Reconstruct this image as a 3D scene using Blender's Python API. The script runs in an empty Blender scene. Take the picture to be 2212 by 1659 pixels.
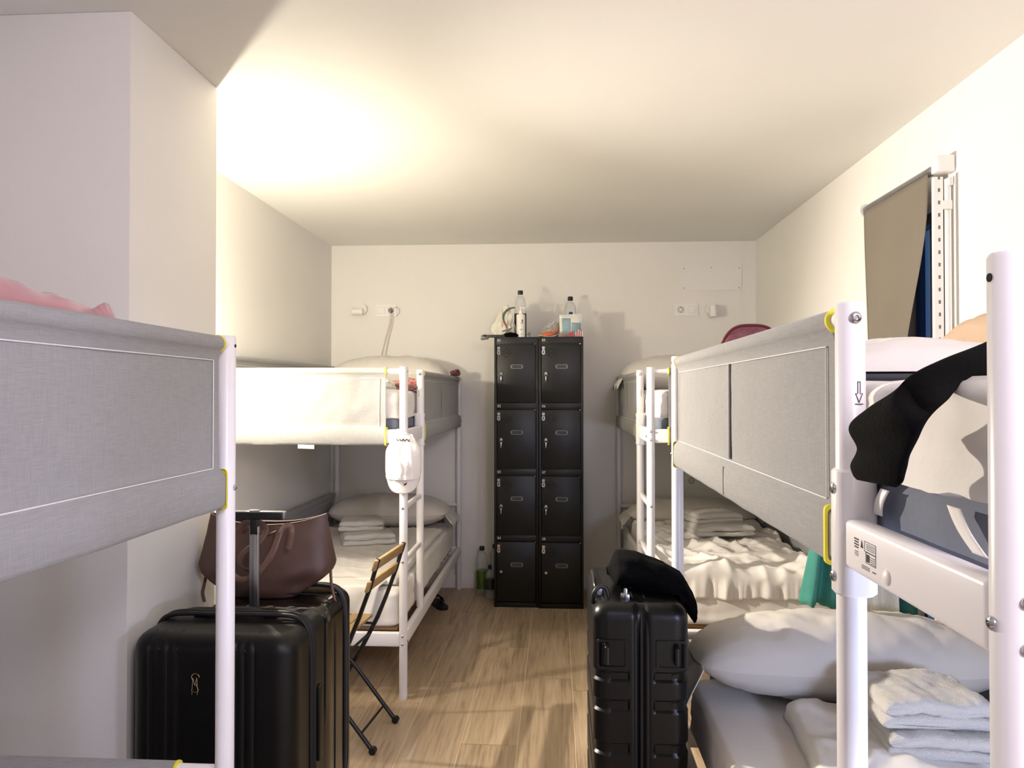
import bpy, bmesh, math, random
from mathutils import Vector, Matrix, noise
from math import sin, cos, pi, radians, atan, hypot, sqrt

sc = bpy.context.scene
COL = sc.collection

# ------------------------------------------------------------------ camera
F = 1620.0; EYE = 1.425
YAW = atan((1204 - 1106) / F); PIT = atan((850 - 829.5) / hypot(F, 98))
cam_d = bpy.data.cameras.new('camera'); cam = bpy.data.objects.new('camera', cam_d); COL.objects.link(cam)
cam.location = (0, 0, EYE); cam.rotation_euler = (pi / 2 + PIT, 0, YAW)
cam_d.sensor_width = 36; cam_d.lens = 36 * F / 2212; cam_d.clip_start = 0.02; cam_d.clip_end = 60
sc.camera = cam
RC = cam.rotation_euler.to_matrix()
def _ray(px, py): return RC @ Vector(((px - 1106) / F, -(py - 829.5) / F, -1))
def atY(px, py, Y): d = _ray(px, py); return Vector((0, 0, EYE)) + d * (Y / d.y)
def atX(px, py, X): d = _ray(px, py); return Vector((0, 0, EYE)) + d * (X / d.x)
def atZ(px, py, Z): d = _ray(px, py); return Vector((0, 0, EYE)) + d * ((Z - EYE) / d.z)

# ------------------------------------------------------------------ world and view
w = bpy.data.worlds.new('night'); sc.world = w; w.use_nodes = True
w.node_tree.nodes['Background'].inputs[0].default_value = (0.10, 0.22, 0.52, 1)
w.node_tree.nodes['Background'].inputs[1].default_value = 1.3
sc.view_settings.view_transform = 'Standard'; sc.view_settings.look = 'None'
sc.view_settings.exposure = 0.45; sc.view_settings.gamma = 1.0; sc.view_settings.use_curve_mapping = False

# ------------------------------------------------------------------ lights
def lamp(name, kind, loc, energy, color, size=0.05, target=None, **k):
    d = bpy.data.lights.new(name, kind); d.energy = energy; d.color = color
    if kind == 'AREA': d.size = size
    else: d.shadow_soft_size = size
    for a, b in k.items(): setattr(d, a, b)
    o = bpy.data.objects.new(name, d); COL.objects.link(o); o.location = loc
    if target: o.rotation_euler = (Vector(target) - Vector(loc)).to_track_quat('-Z', 'Y').to_euler()
    return o
# warm wall lamp on the left wall, behind the pillar
lamp('warm_wall_lamp_light', 'POINT', (-1.555, 3.03, 1.68), 44, (1.0, 0.893, 0.695), 0.022)
# extra spot added at the lamp's position to brighten the aisle and opposite wall
lamp('warm_fill_spot', 'SPOT', (-1.550, 3.03, 1.68), 215, (1.0, 0.878, 0.765), 0.022, target=(1.4, 2.3, 0.98), spot_size=radians(100), spot_blend=0.75)
# cool fill light added behind the camera, no fixture modelled
lamp('cool_rear_fill_light', 'AREA', (0.85, -0.85, 2.30), 28, (0.96, 0.86, 1.0), 0.5, target=(0.2, 1.6, 0.9))
# cool reading light in the lower berth at the right
lamp('cool_berth_light', 'AREA', (1.20, 0.30, 1.02), 13.0, (0.58, 0.68, 1.0), 0.24, target=(0.55, 1.9, 0.5))

# ------------------------------------------------------------------ materials
def mk(name, col, rough=0.5, metal=0.0, bump=0.0, bscale=200, var=0.0, vscale=8, sheen=0.0, coat=0.0, spec=0.5, stretch=(1, 1, 1), trans=None, tint=None):
    m = bpy.data.materials.new(name); m.use_nodes = True
    nt = m.node_tree; N = nt.nodes; L = nt.links; b = N['Principled BSDF']
    c = tuple(((x / 255) / 12.92 if x / 255 <= 0.04045 else ((x / 255 + 0.055) / 1.055) ** 2.4) for x in col) + (1,)
    b.inputs['Base Color'].default_value = c; b.inputs['Roughness'].default_value = rough; b.inputs['Metallic'].default_value = metal
    b.inputs['Specular IOR Level'].default_value = spec
    if sheen: b.inputs['Sheen Weight'].default_value = sheen
    if coat: b.inputs['Coat Weight'].default_value = coat; b.inputs['Coat Roughness'].default_value = 0.12
    tc = N.new('ShaderNodeTexCoord'); mp = N.new('ShaderNodeMapping'); L.new(tc.outputs['Object'], mp.inputs[0]); mp.inputs['Scale'].default_value = stretch
    if var:
        n = N.new('ShaderNodeTexNoise'); n.inputs['Scale'].default_value = vscale; n.inputs['Detail'].default_value = 6
        L.new(mp.outputs[0], n.inputs['Vector'])
        r = N.new('ShaderNodeValToRGB'); L.new(n.outputs[0], r.inputs[0])
        r.color_ramp.elements[0].position = 0.3; r.color_ramp.elements[1].position = 0.7
        t2 = tint or (1, 1, 1)
        r.color_ramp.elements[0].color = tuple(c[i] * (1 - var) for i in range(3)) + (1,)
        r.color_ramp.elements[1].color = tuple(min(1, c[i] * (1 + var) * t2[i]) for i in range(3)) + (1,)
        L.new(r.outputs[0], b.inputs['Base Color'])
    if bump:
        n2 = N.new('ShaderNodeTexNoise'); n2.inputs['Scale'].default_value = bscale; n2.inputs['Detail'].default_value = 4
        L.new(mp.outputs[0], n2.inputs['Vector'])
        bp = N.new('ShaderNodeBump'); bp.inputs['Strength'].default_value = bump; bp.inputs['Distance'].default_value = 0.004
        L.new(n2.outputs[0], bp.inputs['Height']); L.new(bp.outputs[0], b.inputs['Normal'])
    if trans is not None:   # thin clear plastic: mostly see-through with a surface reflection
        tr = N.new('ShaderNodeBsdfTransparent'); tr.inputs[0].default_value = tint + (1,) if tint else (0.95, 0.96, 0.96, 1)
        mx = N.new('ShaderNodeMixShader'); fr = N.new('ShaderNodeLayerWeight'); fr.inputs[0].default_value = 0.35
        ma = N.new('ShaderNodeMath'); ma.operation = 'MULTIPLY_ADD'; ma.inputs[1].default_value = 0.55; ma.inputs[2].default_value = trans
        L.new(fr.outputs['Facing'], ma.inputs[0]); L.new(ma.outputs[0], mx.inputs[0])
        L.new(tr.outputs[0], mx.inputs[1]); L.new(b.outputs[0], mx.inputs[2]); L.new(mx.outputs[0], N['Material Output'].inputs[0])
    return m

M = {}
M['wall'] = mk('wall_paint', (235, 233, 228), 0.75, bump=0.12, bscale=60, var=0.012, vscale=3)
M['ceil'] = mk('ceiling_paint', (234, 233, 229), 0.8, bump=0.25, bscale=18, var=0.012, vscale=2)
M['trim'] = mk('trim_paint', (236, 234, 231), 0.5)
M['metal'] = mk('white_lacquered_steel', (238, 236, 238), 0.32, spec=0.5)
M['plastic'] = mk('white_plastic', (240, 238, 234), 0.4)
M['yellow'] = mk('yellow_binding_cloth', (228, 220, 60), 0.7)
def fabric(name, col, var=0.10):
    m = mk(name, col, 0.95, sheen=0.15, spec=0.15)
    nt = m.node_tree; N = nt.nodes; L = nt.links; b = N['Principled BSDF']; tc = N['Texture Coordinate']
    outs = []
    for s in ((30, 30, 700), (700, 700, 30)):
        mp = N.new('ShaderNodeMapping'); mp.inputs['Scale'].default_value = s; L.new(tc.outputs['Object'], mp.inputs[0])
        n = N.new('ShaderNodeTexNoise'); n.inputs['Scale'].default_value = 1.0; n.inputs['Detail'].default_value = 3; L.new(mp.outputs[0], n.inputs['Vector']); outs.append(n)
    ad = N.new('ShaderNodeMath'); ad.operation = 'ADD'; L.new(outs[0].outputs[0], ad.inputs[0]); L.new(outs[1].outputs[0], ad.inputs[1])
    mr = N.new('ShaderNodeMapRange'); mr.inputs[1].default_value = 0.75; mr.inputs[2].default_value = 1.25; mr.inputs[3].default_value = 1 - var; mr.inputs[4].default_value = 1 + var
    L.new(ad.outputs[0], mr.inputs[0])
    mx = N.new('ShaderNodeVectorMath'); mx.operation = 'SCALE'; mx.inputs[0].default_value = b.inputs['Base Color'].default_value[:3]
    L.new(mr.outputs[0], mx.inputs['Scale']); L.new(mx.outputs[0], b.inputs['Base Color'])
    bp = N.new('ShaderNodeBump'); bp.inputs['Strength'].default_value = 0.25; bp.inputs['Distance'].default_value = 0.001
    L.new(ad.outputs[0], bp.inputs['Height']); L.new(bp.outputs[0], b.inputs['Normal'])
    return m
M['grey'] = fabric('grey_woven_guard_fabric', (150, 150, 150))
M['stitch'] = mk('pale_stitching', (225, 225, 222), 0.8)
M['sheet'] = mk('white_cotton', (236, 233, 228), 0.85, bump=0.18, bscale=45, sheen=0.1, spec=0.2)
M['pcase'] = mk('white_pillow_cotton', (222, 218, 212), 0.85, bump=0.2, bscale=30, sheen=0.1, spec=0.2)
M['terry'] = mk('white_terry_cloth', (228, 226, 222), 1.0, bump=1.0, bscale=420, spec=0.1, sheen=0.3)
M['quilt'] = mk('blue_grey_quilted_ticking', (112, 118, 132), 0.9, bump=0.3, bscale=60)
M['wood'] = mk('light_slat_wood', (176, 140, 92), 0.55, var=0.12, vscale=12, stretch=(1, 8, 8), bump=0.1)
M['chairwood'] = mk('acacia_slat_wood', (166, 138, 94), 0.5, var=0.15, vscale=10, stretch=(8, 1, 8))
M['black'] = mk('black_enamel_steel', (16, 16, 17), 0.4)
M['locker'] = mk('black_locker_steel', (10, 12, 11), 0.42, spec=0.4, bump=0.05, bscale=300)
M['slot'] = mk('dark_recess', (4, 4, 4), 0.9)
M['chrome'] = mk('chrome', (200, 200, 202), 0.2, 1.0)
M['brushed'] = mk('brushed_aluminium', (175, 176, 180), 0.32, 1.0)
M['holder'] = mk('grey_label_holder', (110, 110, 108), 0.5, 0.4)
M['paperdark'] = mk('dark_label_card', (58, 58, 54), 0.7)
M['print'] = mk('dark_print', (50, 48, 50), 0.8)
M['whiteprint'] = mk('white_print', (235, 235, 232), 0.7)
M['casem'] = mk('matt_black_shell', (8, 8, 9), 0.42, spec=0.35, bump=0.15, bscale=500)
M['caseg'] = mk('glossy_dark_brown_shell', (22, 18, 14), 0.18, coat=0.4)
M['caser'] = mk('satin_black_ribbed_shell', (6, 7, 9), 0.33, spec=0.35, bump=0.08, bscale=350)
M['zip'] = mk('black_zip_tape', (10, 10, 11), 0.6)
M['zipgrey'] = mk('grey_zip_teeth', (88, 86, 84), 0.45, 0.5)
M['gold'] = mk('pale_gold_metal', (214, 196, 160), 0.25, 1.0)
M['leather'] = mk('brown_leather', (80, 58, 50), 0.5, bump=0.12, bscale=260, var=0.06, vscale=6)
M['strap'] = mk('brown_leather_strap', (104, 78, 66), 0.45)
M['leatherin'] = mk('pale_leather_edge', (170, 150, 140), 0.6)
M['blackcloth'] = mk('black_cotton_jersey', (7, 7, 9), 0.95, bump=0.3, bscale=150, spec=0.1)
M['pink'] = mk('pink_satin', (172, 112, 124), 0.42, var=0.1, vscale=9, sheen=0.4)
M['pink2'] = mk('dusty_pink_cotton', (178, 122, 116), 0.8, bump=0.3, bscale=80)
M['magenta'] = mk('mauve_patterned_cloth', (126, 74, 84), 0.75, var=0.35, vscale=45, bump=0.2, bscale=90)
M['maroon'] = mk('maroon_piping', (98, 30, 42), 0.7)
M['beige'] = mk('beige_knit', (196, 170, 146), 0.9, bump=0.5, bscale=220)
M['blue'] = mk('bright_blue_cloth', (48, 138, 196), 0.7, bump=0.2, bscale=80)
M['navy'] = mk('navy_cover', (26, 30, 44), 0.6)
M['teal'] = mk('teal_linen', (60, 134, 120), 0.85, var=0.08, vscale=20, bump=0.3, bscale=160)
M['darkteal'] = mk('dark_teal_cotton', (24, 84, 74), 0.9, bump=0.2, bscale=120)
M['crinkle'] = mk('white_crinkled_cotton', (232, 228, 214), 0.9, bump=1.0, bscale=120, stretch=(3, 3, 0.6))
M['taupe'] = mk('taupe_sheer_fabric', (120, 112, 98), 0.9, bump=0.3, bscale=150)
M['blind'] = mk('warm_grey_blind_fabric', (118, 111, 99), 0.85, bump=0.15, bscale=500, var=0.03, vscale=5)
M['navyframe'] = mk('dark_blue_window_frame', (9, 18, 46), 0.4)
M['blueframe'] = mk('blue_window_stile', (70, 122, 190), 0.4)
M['glass'] = mk('night_window_glass', (6, 8, 12), 0.05, trans=0.08)
M['pet'] = mk('clear_bottle_plastic', (225, 228, 226), 0.08, trans=0.10)
M['petblue'] = mk('clear_bluish_bottle_plastic', (205, 214, 222), 0.08, trans=0.14)
M['poly'] = mk('thin_clear_wrapping', (225, 222, 214), 0.15, trans=0.22, bump=0.8, bscale=60)
M['greencap'] = mk('dark_green_cap', (22, 44, 32), 0.5)
M['darkcap'] = mk('black_cap', (20, 22, 26), 0.5)
M['bluecap'] = mk('blue_cap', (18, 58, 104), 0.5)
M['greenlabel'] = mk('green_drink_label', (70, 96, 34), 0.5, var=0.5, vscale=40, tint=(1.4, 1.3, 0.7))
M['darklabel'] = mk('dark_printed_label', (34, 44, 32), 0.5, var=0.5, vscale=50, tint=(2.2, 1.5, 1.1))
M['bagwhite'] = mk('white_carrier_bag_plastic', (232, 229, 214), 0.45, bump=0.9, bscale=50)
M['tealgrey'] = mk('grey_teal_leaflet', (118, 134, 128), 0.6, var=0.2, vscale=40)
M['rose'] = mk('rose_print', (206, 92, 104), 0.6)
M['orange'] = mk('orange_packet', (200, 104, 62), 0.4, var=0.2, vscale=60)
M['choc'] = mk('chocolate_brown_wrapper', (70, 34, 26), 0.35)
M['red'] = mk('red_packet', (190, 36, 44), 0.4)
M['packet'] = mk('white_tissue_pack_film', (228, 230, 222), 0.3)
M['packetblue'] = mk('blue_grey_tissue_pack_print', (140, 166, 178), 0.4, var=0.15, vscale=40)
M['capwhite'] = mk('white_cap_cotton', (240, 236, 232), 0.85, bump=0.3, bscale=120)
M['cord'] = mk('off_white_cable', (205, 196, 180), 0.5)

def floor_mat():
    m = bpy.data.materials.new('wood_look_floor_planks'); m.use_nodes = True
    nt = m.node_tree; N = nt.nodes; L = nt.links; b = N['Principled BSDF']
    at = N.new('ShaderNodeAttribute'); at.attribute_name = 'plank'
    tc = N.new('ShaderNodeTexCoord')
    sc_ = N.new('ShaderNodeVectorMath'); sc_.operation = 'SCALE'; sc_.inputs['Scale'].default_value = 37.0; L.new(at.outputs['Vector'], sc_.inputs[0])
    ad = N.new('ShaderNodeVectorMath'); ad.operation = 'ADD'; L.new(tc.outputs['Object'], ad.inputs[0]); L.new(sc_.outputs[0], ad.inputs[1])
    mp = N.new('ShaderNodeMapping'); mp.inputs['Scale'].default_value = (20, 1.6, 1); L.new(ad.outputs[0], mp.inputs[0])
    n1 = N.new('ShaderNodeTexNoise'); n1.inputs['Scale'].default_value = 1.0; n1.inputs['Detail'].default_value = 8; n1.inputs['Roughness'].default_value = 0.62; n1.inputs['Distortion'].default_value = 0.8
    L.new(mp.outputs[0], n1.inputs['Vector'])
    mp2 = N.new('ShaderNodeMapping'); mp2.inputs['Scale'].default_value = (90, 4, 1); L.new(ad.outputs[0], mp2.inputs[0])
    n2 = N.new('ShaderNodeTexNoise'); n2.inputs['Scale'].default_value = 1.0; n2.inputs['Detail'].default_value = 6; L.new(mp2.outputs[0], n2.inputs['Vector'])
    mxn = N.new('ShaderNodeMath'); mxn.operation = 'MULTIPLY_ADD'; mxn.inputs[1].default_value = 0.45; L.new(n2.outputs[0], mxn.inputs[0]); 
    ml = N.new('ShaderNodeMath'); ml.operation = 'MULTIPLY'; ml.inputs[1].default_value = 0.62; L.new(n1.outputs[0], ml.inputs[0]); L.new(ml.outputs[0], mxn.inputs[2])
    r = N.new('ShaderNodeValToRGB'); L.new(mxn.outputs[0], r.inputs[0])
    e = r.color_ramp.elements; e[0].position = 0.36; e[0].color = (0.27, 0.19, 0.118, 1); e[1].position = 0.72; e[1].color = (0.60, 0.48, 0.335, 1)
    k = e.new(0.52); k.color = (0.45, 0.34, 0.225, 1)
    hs = N.new('ShaderNodeHueSaturation'); L.new(r.outputs[0], hs.inputs['Color'])
    mr = N.new('ShaderNodeMapRange'); mr.inputs[3].default_value = 0.88; mr.inputs[4].default_value = 1.14; L.new(at.outputs['Fac'], mr.inputs[0]); L.new(mr.outputs[0], hs.inputs['Value'])
    L.new(hs.outputs[0], b.inputs['Base Color']); b.inputs['Roughness'].default_value = 0.42
    bp = N.new('ShaderNodeBump'); bp.inputs['Strength'].default_value = 0.08; bp.inputs['Distance'].default_value = 0.003; L.new(n2.outputs[0], bp.inputs['Height']); L.new(bp.outputs[0], b.inputs['Normal'])
    return m
M['floor'] = floor_mat()
M['grout'] = mk('pale_grout', (222, 200, 166), 0.8)

# ------------------------------------------------------------------ mesh helpers
class MB:
    def __init__(s): s.v = []; s.f = []; s.mi = []; s.cur = 0
    def add(s, vs, fs, T=None):
        o = len(s.v)
        s.v += [tuple(T @ Vector(v)) if T else tuple(v) for v in vs]
        s.f += [tuple(i + o for i in f) for f in fs]; s.mi += [s.cur] * len(fs); return s
    def box(s, c, size, rot=(0, 0, 0), bev=0.0, seg=2):
        bm = bmesh.new(); bmesh.ops.create_cube(bm, size=1)
        for v in bm.verts: v.co = Vector((v.co.x * size[0], v.co.y * size[1], v.co.z * size[2]))
        if bev: bmesh.ops.bevel(bm, geom=bm.edges[:], offset=bev, segments=seg, profile=0.5, affect='EDGES')
        T = Matrix.Translation(c) @ (Matrix.Rotation(rot[2], 4, 'Z') @ Matrix.Rotation(rot[1], 4, 'Y') @ Matrix.Rotation(rot[0], 4, 'X'))
        bm.verts.index_update(); s.add([v.co.copy() for v in bm.verts], [[v.index for v in f.verts] for f in bm.faces], T); bm.free(); return s
    def tube(s, pts, r, n=12, ry=None, up=(0, 0, 1), cap=True):
        P = [Vector(p) for p in pts]; rs = r if isinstance(r, (list, tuple)) else [r] * len(P)
        ry = ry if ry is not None else rs
        if not isinstance(ry, (list, tuple)): ry = [ry] * len(P)
        vs = []; fs = []; u = Vector(up)
        for i, p in enumerate(P):
            t = (P[min(i + 1, len(P) - 1)] - P[max(i - 1, 0)]).normalized()
            a = u - t * u.dot(t)
            if a.length < 1e-4: a = Vector((1, 0, 0)) - t * t.x
            a.normalize(); b = t.cross(a); u = a
            for k in range(n):
                an = 2 * pi * k / n; vs.append(p + b * (cos(an) * rs[i]) + a * (sin(an) * ry[i]))
        for i in range(len(P) - 1):
            for k in range(n):
                fs.append((i * n + k, i * n + (k + 1) % n, (i + 1) * n + (k + 1) % n, (i + 1) * n + k))
        if cap: fs.append(tuple(range(n - 1, -1, -1))); fs.append(tuple((len(P) - 1) * n + k for k in range(n)))
        return s.add(vs, fs)
    def cyl(s, p0, p1, r, n=20, r2=None): return s.tube([p0, p1], [r, r if r2 is None else r2], n)
    def lathe(s, prof, c=(0, 0, 0), n=24, T=None):
        vs = []; fs = []
        for (r, z) in prof:
            for k in range(n): vs.append((r * cos(2 * pi * k / n), r * sin(2 * pi * k / n), z))
        for i in range(len(prof) - 1):
            for k in range(n): fs.append((i * n + k, i * n + (k + 1) % n, (i + 1) * n + (k + 1) % n, (i + 1) * n + k))
        if prof[0][0] > 1e-5: fs.append(tuple(range(n - 1, -1, -1)))
        if prof[-1][0] > 1e-5: fs.append(tuple((len(prof) - 1) * n + k for k in range(n)))
        return s.add(vs, fs, T if T else Matrix.Translation(c))
    def grid(s, fn, nu, nv, closed_u=False, closed_v=False):
        vs = [fn(i / nu, j / nv) for i in range(nu + (0 if closed_u else 1)) for j in range(nv + (0 if closed_v else 1))]
        cv = nv + (0 if closed_v else 1); cu = nu + (0 if closed_u else 1); fs = []
        for i in range(nu):
            for j in range(nv):
                a = i * cv + j; b = ((i + 1) % cu) * cv + j; c = ((i + 1) % cu) * cv + (j + 1) % cv; d = i * cv + (j + 1) % cv
                fs.append((a, b, c, d))
        return s.add(vs, fs)
    def rings(s, rings, cap=True):
        n = len(rings[0]); vs = [p for r in rings for p in r]; fs = []
        for i in range(len(rings) - 1):
            for k in range(n): fs.append((i * n + k, i * n + (k + 1) % n, (i + 1) * n + (k + 1) % n, (i + 1) * n + k))
        if cap: fs.append(tuple(range(n - 1, -1, -1))); fs.append(tuple((len(rings) - 1) * n + k for k in range(n)))
        return s.add(vs, fs)
    def poly(s, pts, thick, T):     # flat outline in local XY extruded by thick along +Z
        n = len(pts); vs = [(p[0], p[1], 0) for p in pts] + [(p[0], p[1], thick) for p in pts]
        fs = [tuple(range(n - 1, -1, -1)), tuple(range(n, 2 * n))] + [(i, (i + 1) % n, n + (i + 1) % n, n + i) for i in range(n)]
        return s.add(vs, fs, T)
    def build(s, name, mat, parent=None, sharp=38, solid=0):
        me = bpy.data.meshes.new(name); me.from_pydata(s.v, [], s.f)
        mats = mat if isinstance(mat, (list, tuple)) else [mat]
        for m in mats: me.materials.append(m)
        for p, i in zip(me.polygons, s.mi): p.use_smooth = True; p.material_index = min(i, len(mats) - 1)
        bm = bmesh.new(); bm.from_mesh(me); bmesh.ops.recalc_face_normals(bm, faces=bm.faces[:]); bm.to_mesh(me); bm.free()
        me.set_sharp_from_angle(angle=radians(sharp)); me.update()
        o = bpy.data.objects.new(name, me); COL.objects.link(o)
        if parent: o.parent = parent
        if solid:
            md = o.modifiers.new('thickness', 'SOLIDIFY'); md.thickness = solid; md.offset = 0
        return o

def tag(o, label, cat, group=None, kind=None):
    o['label'] = label; o['category'] = cat
    if group: o['group'] = group
    if kind: o['kind'] = kind
    return o
def thing(name, label, cat, loc=(0, 0, 0), rz=0, group=None):
    o = bpy.data.objects.new(name, None); COL.objects.link(o); o.location = loc; o.rotation_euler = (0, 0, rz); o.empty_display_size = 0.05
    return tag(o, label, cat, group)
def struct(o): o['kind'] = 'structure'; return o
def copy_tree(o, parent=None):
    c = o.copy(); COL.objects.link(c)
    if parent: c.parent = parent
    for ch in list(o.children): copy_tree(ch, c)
    return c
def nz(x, y, z, s=1.0): return noise.noise(Vector((x * s, y * s, z * s)))
def ridge(x, y, z): return 1 - abs(noise.noise(Vector((x, y, z)))) * 2
def smooth(t): t = max(0, min(1, t)); return t * t * (3 - 2 * t)
def rrect(hx, hy, r, n=6, off=None):
    pts = []
    for cx, cy, a0 in ((hx - r, hy - r, 0), (-hx + r, hy - r, 90), (-hx + r, -hy + r, 180), (hx - r, -hy + r, 270)):
        for k in range(n + 1):
            a = radians(a0 + 90 * k / n); pts.append((cx + r * cos(a), cy + r * sin(a)))
    return pts
def text_mesh(body, size, T, mb, depth=0.0006):
    cu = bpy.data.curves.new('t', 'FONT'); cu.body = body; cu.size = size; cu.extrude = depth; cu.align_x = 'CENTER'; cu.align_y = 'CENTER'
    o = bpy.data.objects.new('t', cu); COL.objects.link(o)
    me = bpy.data.meshes.new_from_object(o)
    mb.add([v.co.copy() for v in me.vertices], [tuple(p.vertices) for p in me.polygons], T)
    bpy.data.objects.remove(o); bpy.data.curves.remove(cu); bpy.data.meshes.remove(me)
FACE = Matrix.Rotation(radians(90), 4, 'X')     # local XY -> world XZ, facing -Y

# ------------------------------------------------------------------ room
XL, XR, YB, YF, H = -1.680, 1.425, 5.49, -1.7, 2.525
PX, PY0, PY1 = -1.222, 2.072, 2.618
# floor
fl = MB(); fl.cur = 1
fl.box(((XL + XR) / 2, (YB + YF) / 2, -0.03), (XR - XL + 0.3, YB - YF + 0.3, 0.056)); fl.cur = 0
random.seed(4)
PW = 0.233; offs = {-2: 3.05, -1: 3.77, -3: 3.70, -4: 3.44}
plank_id = []
i0 = -8
for i in range(i0, 7):
    xa = 0.07 + PW * i; xb = xa + PW
    xa_, xb_ = max(xa, XL), min(xb, XR)
    if xb_ - xa_ < 0.01: continue
    o0 = offs.get(i, random.uniform(0, 1.17)) % 1.17
    y = YF - 1.17 + ((o0 - YF) % 1.17)
    while y < YB:
        ya, yb = max(y, YF), min(y + 1.17, YB)
        if yb - ya > 0.01:
            nv = len(fl.f); fl.box(((xa_ + xb_) / 2, (ya + yb) / 2, -0.004), (xb_ - xa_ - 0.0045, yb - ya - 0.0045, 0.008)); plank_id += [(nv, len(fl.f), random.random())]
        y += 1.17
fo = struct(fl.build('floor', [M['floor'], M['grout']]))
at = fo.data.attributes.new('plank', 'FLOAT_COLOR', 'CORNER')
for a, b, v in plank_id:
    for fi in range(a, b):
        for li in fo.data.polygons[fi].loop_indices: at.data[li].color = (v, (v * 7.31) % 1, (v * 3.77) % 1, 1)
# ceiling & walls
struct(MB().box(((XL + XR) / 2, (YB + YF) / 2, H + 0.05), (XR - XL + 0.3, YB - YF + 0.3, 0.1)).build('ceiling', M['ceil']))
struct(MB().box(((XL + XR) / 2, YB + 0.06, H / 2), (XR - XL + 0.3, 0.12, H)).build('wall_back', M['wall']))
struct(MB().box(((XL + XR) / 2, YF - 0.06, H / 2), (XR - XL + 0.3, 0.12, H)).build('wall_front', M['wall']))
struct(MB().box((XL - 0.06, (YB + YF) / 2, H / 2), (0.12, YB - YF, H)).build('wall_left', M['wall']))
struct(MB().box(((XL + PX) / 2, (PY0 + PY1) / 2, H / 2), (PX - XL, PY1 - PY0, H), bev=0.003).build('wall_left_pillar', M['wall']))
WY0, WY1, WZ0, WZ1 = atX(2041, 600, 1.425).y, 3.45, 0.06, 2.15
wr = MB(); t = 0.24; xc = XR + t / 2
wr.box((xc, (YF + WY0) / 2, H / 2), (t, WY0 - YF, H)).box((xc, (WY1 + YB) / 2, H / 2), (t, YB - WY1, H))
wr.box((xc, (WY0 + WY1) / 2, (WZ1 + H) / 2), (t, WY1 - WY0, H - WZ1)).box((xc, (WY0 + WY1) / 2, WZ0 / 2), (t, WY1 - WY0, WZ0))
struct(wr.build('wall_right', M['wall']))
def base(name, p0, p1, nrm):
    c = ((p0[0] + p1[0]) / 2 + nrm[0] * 0.006, (p0[1] + p1[1]) / 2 + nrm[1] * 0.006, 0.05)
    s_ = (abs(p1[0] - p0[0]) + (0.012 if nrm[0] else 0), abs(p1[1] - p0[1]) + (0.012 if nrm[1] else 0), 0.10)
    return struct(MB().box(c, s_, bev=0.002).build(name, M['trim']))
base('baseboard_back', (XL, YB), (XR, YB), (0, -1))
base('baseboard_left', (XL, PY1), (XL, YB - 0.012), (1, 0))
base('baseboard_right', (XR, WY1), (XR, YB - 0.012), (-1, 0))
base('baseboard_right_near', (XR, YF), (XR, WY0), (-1, 0))
base('baseboard_pillar', (PX, PY0), (PX, PY1), (1, 0))
base('baseboard_pillar_front', (XL, PY0), (PX, PY0), (0, -1))
# window (tall, in the right wall)
wd = thing('window_1', 'x', 'x'); del wd['label']; del wd['category']; struct(wd)
xg = 1.52
fr = MB()
fr.box((xg, WY0 + 0.022, (WZ0 + WZ1) / 2), (0.05, 0.044, WZ1 - WZ0)).box((xg, WY1 - 0.022, (WZ0 + WZ1) / 2), (0.05, 0.044, WZ1 - WZ0))
fr.box((xg, (WY0 + WY1) / 2, WZ1 - 0.022), (0.05, WY1 - WY0, 0.044)).box((xg, (WY0 + WY1) / 2, WZ0 + 0.022), (0.05, WY1 - WY0, 0.044))
fr.build('window_frame', M['navyframe'], wd)
ya_, yb_ = atX(2023, 1290, 1.52).y, atX(1995, 1290, 1.52).y
MB().box((xg, (yb_ + WY1) / 2 - 0.01, (WZ0 + WZ1) / 2), (0.04, WY1 - yb_ - 0.03, WZ1 - WZ0 - 0.09), bev=0.003).build('shutter', M['navyframe'], wd)
MB().box((xg, (ya_ + WY0) / 2 + 0.01, (WZ0 + WZ1) / 2), (0.04, ya_ - WY0 - 0.03, WZ1 - WZ0 - 0.09), bev=0.003).build('shutter', M['navyframe'], wd)
MB().box((xg + 0.01, (WY0 + WY1) / 2, (WZ0 + WZ1) / 2), (0.006, WY1 - WY0 - 0.09, WZ1 - WZ0 - 0.09)).build('pane', M['glass'], wd)

# roller blind
bl = thing('roller_blind', 'warm grey roller blind half covering the tall dark window', 'blind', (1.37, 3.125, 2.24))
MB().cyl((0, -0.31, 0), (0, 0.29, 0), 0.0135, 20).cyl((0, -0.3, 0), (0, 0.28, 0), 0.0165, 20).build('roller', M['brushed'], bl)
bk = MB(); bk.box((0.022, -0.335, 0.012), (0.066, 0.045, 0.062), bev=0.006); bk.build('bracket', M['plastic'], bl)
bk2 = MB(); bk2.cyl((0, 0.285, 0), (0, 0.305, 0), 0.027, 24).box((0.032, 0.297, 0), (0.045, 0.018, 0.04), bev=0.003); bk2.build('bracket', M['plastic'], bl)
def blindf(u, v):
    z = -0.01 - v * 1.0
    near = -0.30 + 0.135 * smooth((v - 0.12) / 0.8)
    yy = near + u * (0.275 - 0.015 * smooth(v * 1.6) - near)
    xx = -0.014 - 0.02 * sin(u * pi * 1.6 + 0.8) * smooth(v) + 0.008 * sin(u * 7) * v - 0.03 * (1 - u) ** 3 * smooth(v * 1.5)
    return (xx, yy, z)
MB().grid(blindf, 24, 40).build('blind_fabric', M['blind'], bl, solid=0.0015)
MB().box((-0.012, 0.045, -1.015), (0.012, 0.42, 0.022), bev=0.004).build('hem_bar', M['plastic'], bl)
UPY = atX(2026, 600, 1.36).y
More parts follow.
